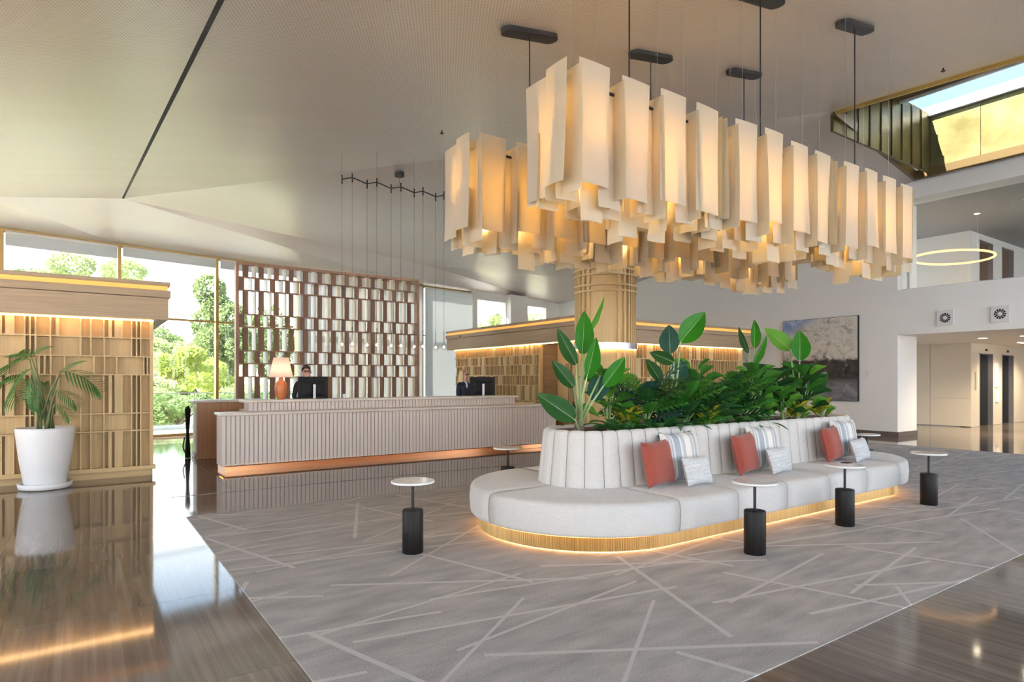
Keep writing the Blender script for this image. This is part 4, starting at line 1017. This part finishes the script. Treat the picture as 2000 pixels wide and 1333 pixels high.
def split_leaf(mm):      # deeply lobed leaf
    mb = MB()
    mb.grid([[Vector((-.02 * (1 - v), v, -.15*v*v)), Vector((.02 * (1 - v), v, -.15*v*v))] for v in np.linspace(0, 1, 7)])
    for s in (-1, 1):
        for k in range(8):
            v = .06 + k * .115; L = .5 * math.sin(PI * (.16 + .8 * v)) ** .8 * (1 if v < .8 else .8); a = .25 + .75 * v
            b0 = Vector((0, v, -.15*v*v)); dr = Vector((s * math.cos(a), math.sin(a), 0)); w_ = .045
            pr = Vector((-dr.y, dr.x, 0)) * w_
            q = [b0 - pr * .7, b0 + pr * .7, b0 + dr * L * .5 + pr * 1.15 + Vector((0, 0, .04)), b0 + dr * L * .5 - pr * 1.15 + Vector((0, 0, .04)), b0 + dr * L + Vector((0, 0, -.03))]
            mb.add(q, [(0, 1, 2, 3) if s < 0 else (3, 2, 1, 0), (3, 2, 4) if s < 0 else (4, 2, 3)])
    return mb.mesh('leaf', MT[mm])
SPL = {k: split_leaf(k) for k in ('leaf_deep', 'leaf_mid', 'strelitzia_blue')}
def frond_mesh(name, mm, n, wl, curve, lw=.028, rach='stem_green'):
    mb = MB()
    sp = lambda v: Vector((0, math.sin(v * curve) / curve, -(1 - math.cos(v * curve)) / curve))
    for k in range(n):
        v = .10 + .9 * k / n; p = sp(v); L = wl * math.sin(PI * (.12 + .86 * v)) ** .7
        for s in (-1, 1):
            d_ = Vector((s * .88, .47, -.25 - .2 * v)).normalized(); w_ = Vector((0, lw, 0))
            mb.add([p - w_ * .5, p + w_ * .5, p + d_ * L * .55 + w_ * .55, p + d_ * L * .55 - w_ * .55 + Vector((0, 0, .01)), p + d_ * L + Vector((0, 0, -.06 * L))], [(0, 1, 2, 3), (3, 2, 4)])
    mb.tube([sp(v) for v in np.linspace(0, 1, 7)], [.010, .009, .008, .006, .005, .004, .002], 5)
    return mb.mesh(name, MT[mm])
FERN = frond_mesh('frond', 'fern_green', 22, .17, 1.3, .03)
PALM = frond_mesh('frond', 'palm_green', 12, .66, 1.5, .036)
def place(me, parent, base, tip, width, nrm, name='leaf', rib=False):
    base = Vector(base); tip = Vector(tip); y = tip - base; L = y.length; y.normalize(); nrm = Vector(nrm)
    x = y.cross(nrm); x = x.normalized() if x.length > 1e-3 else y.orthogonal().normalized(); z = x.cross(y)
    o = ob(name, me, parent=parent)
    o.matrix_local = Matrix.Translation(base - parent.location) @ Matrix((x, y, z)).transposed().to_4x4() @ Matrix.Diagonal((width, L, (width + L) / 2, 1))
    if rib: ob('midrib', MID, parent=o)
    return o
CAMV = lambda p: (Vector((0, 0, 1.5)) - Vector(p)).normalized()
def strelitzia(label, X, leaves, Y=4.86):
    """leaves: (base px, base py, tip px, tip py, width px, material, depth offset, sideways turn)"""
    root = Vector((X, Y, .935)); t_ = thing('bird_of_paradise', label, 'plant', root, 0, 'big-leaved plants in the planter')
    d0 = FWD.dot(root)
    for bx_, by, tx, ty, w_, mm, off, turn in leaves:
        b_ = at_d(bx_, by, d0 + off); tp = at_d(tx, ty, d0 + off + .12); n_ = CAMV(b_) + RGT * turn + Vector((0, 0, .25))
        place(ST[mm], t_, b_, tp, w_ / FOC * d0 * .96, n_, rib=True)
        mid = (b_ + root) / 2 + Vector((0, 0, .06)) + (b_ - root).cross(Vector((0, 0, 1))) * .05
        ob('stem', MB().tube([Vector((random.uniform(-.04, .04), random.uniform(-.04, .04), 0)), mid - root, b_ - root], [.02, .012, .008], 6), MT['stem_green'], t_, smooth=True)
    ob('stump', MB().lathe([(.05, 0), (.06, .05), (.035, .14), (.02, .18)], 10), MT['bark'], t_, smooth=True)
SG, SB, LB = 'strelitzia_green', 'strelitzia_blue', 'leaf_bright'
strelitzia('tall paddle-leaved plant at the round end of the planter', 4.22, [
    (1137, 692, 1143, 606, 40, SG, .0, .25), (1143, 655, 1184, 579, 13, LB, .2, 1.4), (1126, 712, 1087, 641, 30, 'leaf_deep', -.05, -.4), (1121, 757, 1077, 703, 30, 'leaf_deep', .05, -.2),
    (1146, 738, 1167, 658, 33, SG, -.25, .5), (1179, 754, 1223, 697, 36, SG, -.15, .6), (1172, 735, 1160, 788, 46, SB, -.1, .3), (1122, 820, 1047, 768, 44, 'leaf_deep', -.2, -.2), (1116, 790, 1128, 832, 22, SB, .2, 0)])
strelitzia('paddle-leaved plant with one raised bright leaf in the middle of the planter', 5.66, [
    (1309, 691, 1306, 633, 42, SB, .1, -.1), (1316, 708, 1268, 688, 26, 'leaf_deep', -.1, -.5), (1329, 668, 1379, 608, 46, SG, .0, .3), (1322, 748, 1330, 700, 40, SB, .1, .1), (1290, 745, 1262, 700, 26, 'leaf_deep', .1, .2)])
strelitzia('narrow upright paddle-leaved plant in front of the kiosk cornice', 7.25, [
    (1462, 690, 1441, 638, 14, 'leaf_deep', .1, -.6), (1473, 680, 1475, 623, 22, SG, .0, .4), (1467, 716, 1501, 655, 18, SG, -.1, .9), (1489, 742, 1530, 725, 20, 'leaf_deep', .0, 1.0), (1455, 770, 1420, 728, 22, 'leaf_mid', 0, 0)])
strelitzia('paddle-leaved plant in front of the painting', 8.28, [
    (1543, 684, 1494, 640, 34, LB, .0, .2), (1562, 704, 1563, 644, 38, SG, -.1, .3), (1590, 760, 1618, 725, 26, 'leaf_deep', .1, .5), (1532, 735, 1500, 722, 22, 'leaf_deep', .1, -.4)])
def bush(name, label, X, Y, meshes, n, h, L, w_, group, spread=.32, lean=.5, z=.935, up=(.15, 1.0), stemmat='stem_green'):
    root = Vector((X, Y, z)); t_ = thing(name, label, 'plant', root, 0, group); rnd = random.Random(int(X * 131 + Y * 977))
    for i in range(n):
        a = i * 2.4 + rnd.uniform(-.3, .3); f = (i + .5) / n; hz = h * (up[0] + (up[1] - up[0]) * f); rr = spread * (1.05 - .55 * f) * rnd.uniform(.55, 1)
        b_ = root + Vector((math.cos(a) * rr * .35, math.sin(a) * rr * .35, hz * .86)); dr = Vector((math.cos(a), math.sin(a), lean + .5 * f + rnd.uniform(-.2, .2))).normalized()
        ln = L * rnd.uniform(.8, 1.15)
        ms = meshes[i % len(meshes)]
        place(ms, t_, b_, b_ + dr * ln, w_ * ln, Vector((-math.cos(a) * .4, -math.sin(a) * .4, 1)) + CAMV(b_) * .6)
        if i % 2 == 0: ob('stem', MB().tube([Vector((0, 0, 0)), (b_ - root) * .55 + Vector((0, 0, .02)), b_ - root], [.010, .007, .005], 5), MT[stemmat], t_)
    return t_
D_, M_, Bz = FIG['leaf_deep'], FIG['leaf_mid'], FIG['leaf_bright']
bush('fiddle_leaf_fig', 'leafy fig with pale new growth right behind the tallest paddle leaf', 4.78, 5.02, [M_, Bz, M_], 16, .74, .28, .62, 'figs in the planter')
bush('fiddle_leaf_fig', 'bushy fig below the narrow upright paddle leaves', 7.08, 4.74, [M_, D_, Bz, M_, D_], 26, .76, .29, .66, 'figs in the planter', spread=.40)
bush('fiddle_leaf_fig', 'tall dark fig before the lower half of the painting', 8.30, 4.80, [D_, M_, D_, M_, D_, Bz], 28, .76, .30, .66, 'figs in the planter', spread=.42)
bush('fiddle_leaf_fig', 'round-leaved fig next to the yellow croton at the far end', 7.62, 4.68, [M_, Bz, D_], 18, .46, .25, .78, 'figs in the planter')
bush('fiddle_leaf_fig', 'fig with bright tips beside the raised bright paddle leaf', 6.22, 4.98, [M_, M_, Bz], 16, .80, .27, .62, 'figs in the planter')
bush('split_leaf_philodendron', 'dense split-leaf philodendron between the first two paddle-leaved plants', 5.16, 4.82, [SPL['leaf_deep'], SPL['leaf_mid'], SPL['strelitzia_blue']], 24, .52, .46, .80, 'philodendrons in the planter', spread=.42, lean=.25)
bush('split_leaf_philodendron', 'split-leaf philodendron under the raised bright paddle leaf', 5.72, 4.74, [SPL['leaf_mid'], SPL['leaf_deep'], SPL['leaf_mid']], 22, .40, .46, .80, 'philodendrons in the planter', spread=.42, lean=.2)
bush('split_leaf_philodendron', 'split-leaf philodendron in front of the kiosk lattice', 6.58, 4.86, [SPL['leaf_deep'], SPL['leaf_mid']], 24, .54, .48, .80, 'philodendrons in the planter', spread=.45, lean=.2)
bush('rubber_plant', 'dark arching-leaved plant near the middle of the planter', 6.05, 4.72, [LAN], 20, .46, .42, .24, 'arching plants in the planter', spread=.35, lean=.4)
bush('rubber_plant', 'dark arching-leaved plant between the two far figs', 7.75, 5.0, [LAN], 20, .56, .46, .24, 'arching plants in the planter', spread=.35, lean=.4)
for X, Y, lb in ((4.58, 4.66, 'feathery green fern at the foot of the tallest plant'), (5.0, 4.58, 'fern hanging over the padded rim near the first cushions'), (6.42, 4.58, 'upright fern above the middle striped cushion'), (6.82, 4.60, 'small fern below the bushy fig'), (5.42, 4.60, 'fern in front of the dense philodendron')):
    root = Vector((X, Y, .935)); f_ = thing('fern', lb, 'plant', root, 0, 'ferns in the planter'); rnd = random.Random(int(X * 91))
    for i in range(13):
        a = i * 2.4 + rnd.random(); e_ = rnd.uniform(.5, 1.5); dr = Vector((math.cos(a), math.sin(a), e_)).normalized()
        place(FERN, f_, root, root + dr * rnd.uniform(.30, .50), .40, Vector((-math.cos(a) * e_, -math.sin(a) * e_, 1)), 'frond')
for X, Y, lb in ((5.92, 4.56, 'yellow croton leaning over the rim behind the first cushions'), (7.78, 4.58, 'yellow croton above the middle lumbar cushion'), (8.62, 4.72, 'tall yellow croton at the far end of the planter'), (4.92, 4.85, 'low yellow-green croton hidden among ferns')):
    bush('croton', lb, X, Y, [CRO, CRO, FIG['leaf_bright']], 20, .24, .17, .36, 'yellow crotons in the planter', spread=.2, lean=.7)

# potted palm -----------------------------------------------------------
pp = thing('potted_palm', 'kentia palm in a tall white pot before the left kiosk', 'plant', (-.40, 10.72, 0))
ob('saucer', MB().lathe([(0, .004), (.27, .004), (.30, .012), (.315, .085), (.29, .085), (.28, .03), (0, .03)], 40, caps=False), MT['white_pot'], pp, smooth=True)
pot = ob('pot', MB().lathe([(0, .03), (.225, .03), (.245, .08), (.30, .45), (.335, .78), (.338, .84), (.315, .84), (.31, .76), (0, .76)], 48, caps=False), MT['white_pot'], pp, smooth=True)
ob('soil', MB().lathe([(0, .79), (.312, .79)], 32, caps=False), MT['soil'], pp)
rnd = random.Random(21)
base = Vector((-.40, 10.72, .79)); dd = FWD.dot(base)
for bx_, by, tx, ty, off, w_ in ((58, 702, -30, 690, .0, 1.0), (62, 720, -40, 760, -.15, .95), (66, 735, 5, 800, -.2, .9), (60, 695, 88, 660, .0, .6), (118, 725, 214, 730, .05, .85), (118, 728, 152, 686, .0, .5), (110, 762, 164, 778, -.1, .8), (108, 788, 150, 812, -.1, .65), (70, 700, 20, 664, -.05, .9), (92, 775, 88, 735, .0, .5), (48, 742, -30, 720, -.1, .9), (75, 760, 40, 812, -.25, .7)):
    b_ = at_d(bx_, by, dd + off); tp = at_d(tx, ty, dd + off * 1.4)
    place(PALM, pp, b_, tp, (tp - b_).length * .85 * w_, Vector((0, 0, 1)) + CAMV(b_) * .75, 'frond')
    s0 = base + Vector((rnd.uniform(-.09, .09), rnd.uniform(-.08, .08), 0)); mid = s0.lerp(b_, .55) + Vector((0, 0, .10))
    ob('stem', MB().tube([s0 - pp.location, mid - pp.location, b_ - pp.location], [.018, .012, .007], 6), MT['palm_stem'], pp, smooth=True)

# ================================================================== OUTSIDE
def tree(name, label, c, rx, rz, mm, n, leaf, trunk=True, group='trees outside the window', seed=1, blobs=9):
    rg_ = np.random.RandomState(seed); c = Vector(c)
    t_ = thing(name, label, 'tree', (c.x, c.y, 0), 0, group)
    cen = rg_.normal(0, .45, (blobs, 3)) * [rx, rx, rz * .9]; rad = rg_.uniform(.28, .5, blobs)
    k = rg_.randint(0, blobs, n); d = rg_.normal(size=(n, 3)); d /= np.linalg.norm(d, axis=1)[:, None]
    p = cen[k] + d * (rad[k] * rg_.uniform(.75, 1.05, n))[:, None] * [rx, rx, rz]
    a = rg_.normal(size=(n, 3)); a /= np.linalg.norm(a, axis=1)[:, None]; b_ = np.cross(a, rg_.normal(size=(n, 3))); b_ /= np.linalg.norm(b_, axis=1)[:, None]
    sz = leaf * rg_.uniform(.6, 1.3, n)[:, None]
    V = np.stack([p - a*sz, p + b_*sz*.5, p + a*sz, p - b_*sz*.5], 1).reshape(-1, 3) + [0, 0, c.z]
    me = bpy.data.meshes.new('crown'); me.vertices.add(4*n); me.vertices.foreach_set('co', V.ravel().astype(np.float32)); me.loops.add(4*n); me.loops.foreach_set('vertex_index', np.arange(4*n, dtype=np.int32))
    me.polygons.add(n); me.polygons.foreach_set('loop_start', np.arange(0, 4*n, 4, dtype=np.int32)); me.update(calc_edges=True); me.materials.append(MT[mm])
    o = ob('foliage', me, parent=t_); o['kind'] = 'stuff'
    if trunk:
        tb = MB().tube([(0, 0, -2.8), (.1, .05, c.z * .5 - 1), (0, 0, c.z)], [.16, .13, .07], 8)
        for q in cen[:4]: tb.tube([(0, 0, c.z - rz * .6), tuple(q * .8 + [0, 0, c.z])], [.07, .03], 5)
        ob('trunk', tb, MT['bark'], t_)
P_ = lambda px, py, d: at_d(px, py, d)
tree('pine_tree', 'tall dark pine beside the left edge of the screen', P_(447, 645, 62), 3.9, 4.2, 'pine_green', 11000, .20, seed=2)
tree('pine_tree', 'dark pine seen through the slatted screen', P_(535, 668, 82), 5.2, 5.4, 'pine_green', 8000, .24, seed=3)
tree('pine_tree', 'feathery pine rising above the left kiosk cornice', P_(120, 560, 58), 5.0, 3.0, 'olive_green', 10000, .2, seed=4)
tree('pine_tree', 'smaller pine crown above the right end of the left cornice', P_(238, 552, 76), 2.6, 2.2, 'olive_green', 5000, .2, seed=5)
tree('pine_tree', 'low pine crown at the far left of the upper window', P_(28, 550, 80), 2.4, 1.6, 'pine_green', 3000, .2, seed=15)
tree('garden_shrub', 'yellow-green shrub below the hill, centre of the clear window', P_(338, 728, 42), 2.2, 1.7, 'lime_green', 7000, .13, True, 'shrubs outside the window', 6)
tree('garden_shrub', 'lime shrub leaning against the pine trunk', P_(408, 752, 54), 2.4, 2.0, 'lime_green', 5000, .13, True, 'shrubs outside the window', 7)
tree('garden_shrub', 'grey-green shrub low behind the glass balustrade', P_(345, 812, 24), 1.5, .8, 'olive_green', 6000, .07, True, 'shrubs outside the window', 8)
tree('garden_shrub', 'shrub seen low through the slatted screen', P_(505, 800, 25), 2.0, .9, 'olive_green', 5000, .08, True, 'shrubs outside the window', 9)
tree('garden_shrub', 'pale shrub hard against the kiosk edge', P_(292, 765, 36), 1.9, 1.6, 'olive_green', 5000, .11, True, 'shrubs outside the window', 10)
tree('woodland_tree', 'wooded hillside tree furthest left in the clear window', P_(308, 700, 128), 9.0, 6.5, 'pine_green', 7000, .42, True, 'trees on the far hillside', 11)
tree('woodland_tree', 'wooded hillside tree in the middle of the clear window', P_(352, 702, 105), 7.5, 6.0, 'olive_green', 7000, .38, True, 'trees on the far hillside', 12)
tree('woodland_tree', 'wooded hillside tree just left of the pine', P_(396, 705, 88), 5.5, 6.0, 'pine_green', 7000, .34, True, 'trees on the far hillside', 13)
tree('woodland_tree', 'hazy tree in the first high window over the oak kiosk', P_(972, 645, 90), 4.6, 3.0, 'olive_green', 4000, .26, True, 'trees on the far hillside', 14)
tree('woodland_tree', 'hazy tree in the second high window over the oak kiosk', P_(1052, 642, 112), 6.2, 3.0, 'olive_green', 4000, .26, True, 'trees on the far hillside', 16)
bl = thing('glass_balustrade', 'clear glass balustrade along the terrace edge', 'balustrade', (-3, 20.9, -.06), .192)
for k in range(7): ob('pane', MB().box(k * 1.5 + .01, k * 1.5 + 1.49, -.006, .006, .1, 1.12), MT['rail_glass'], bl)
ob('shoe', MB().box(0, 10.5, -.04, .04, 0, .14), MT['trim_white'], bl); ob('handrail', MB().box(0, 10.5, -.02, .02, 1.12, 1.15), MT['silver'], bl)
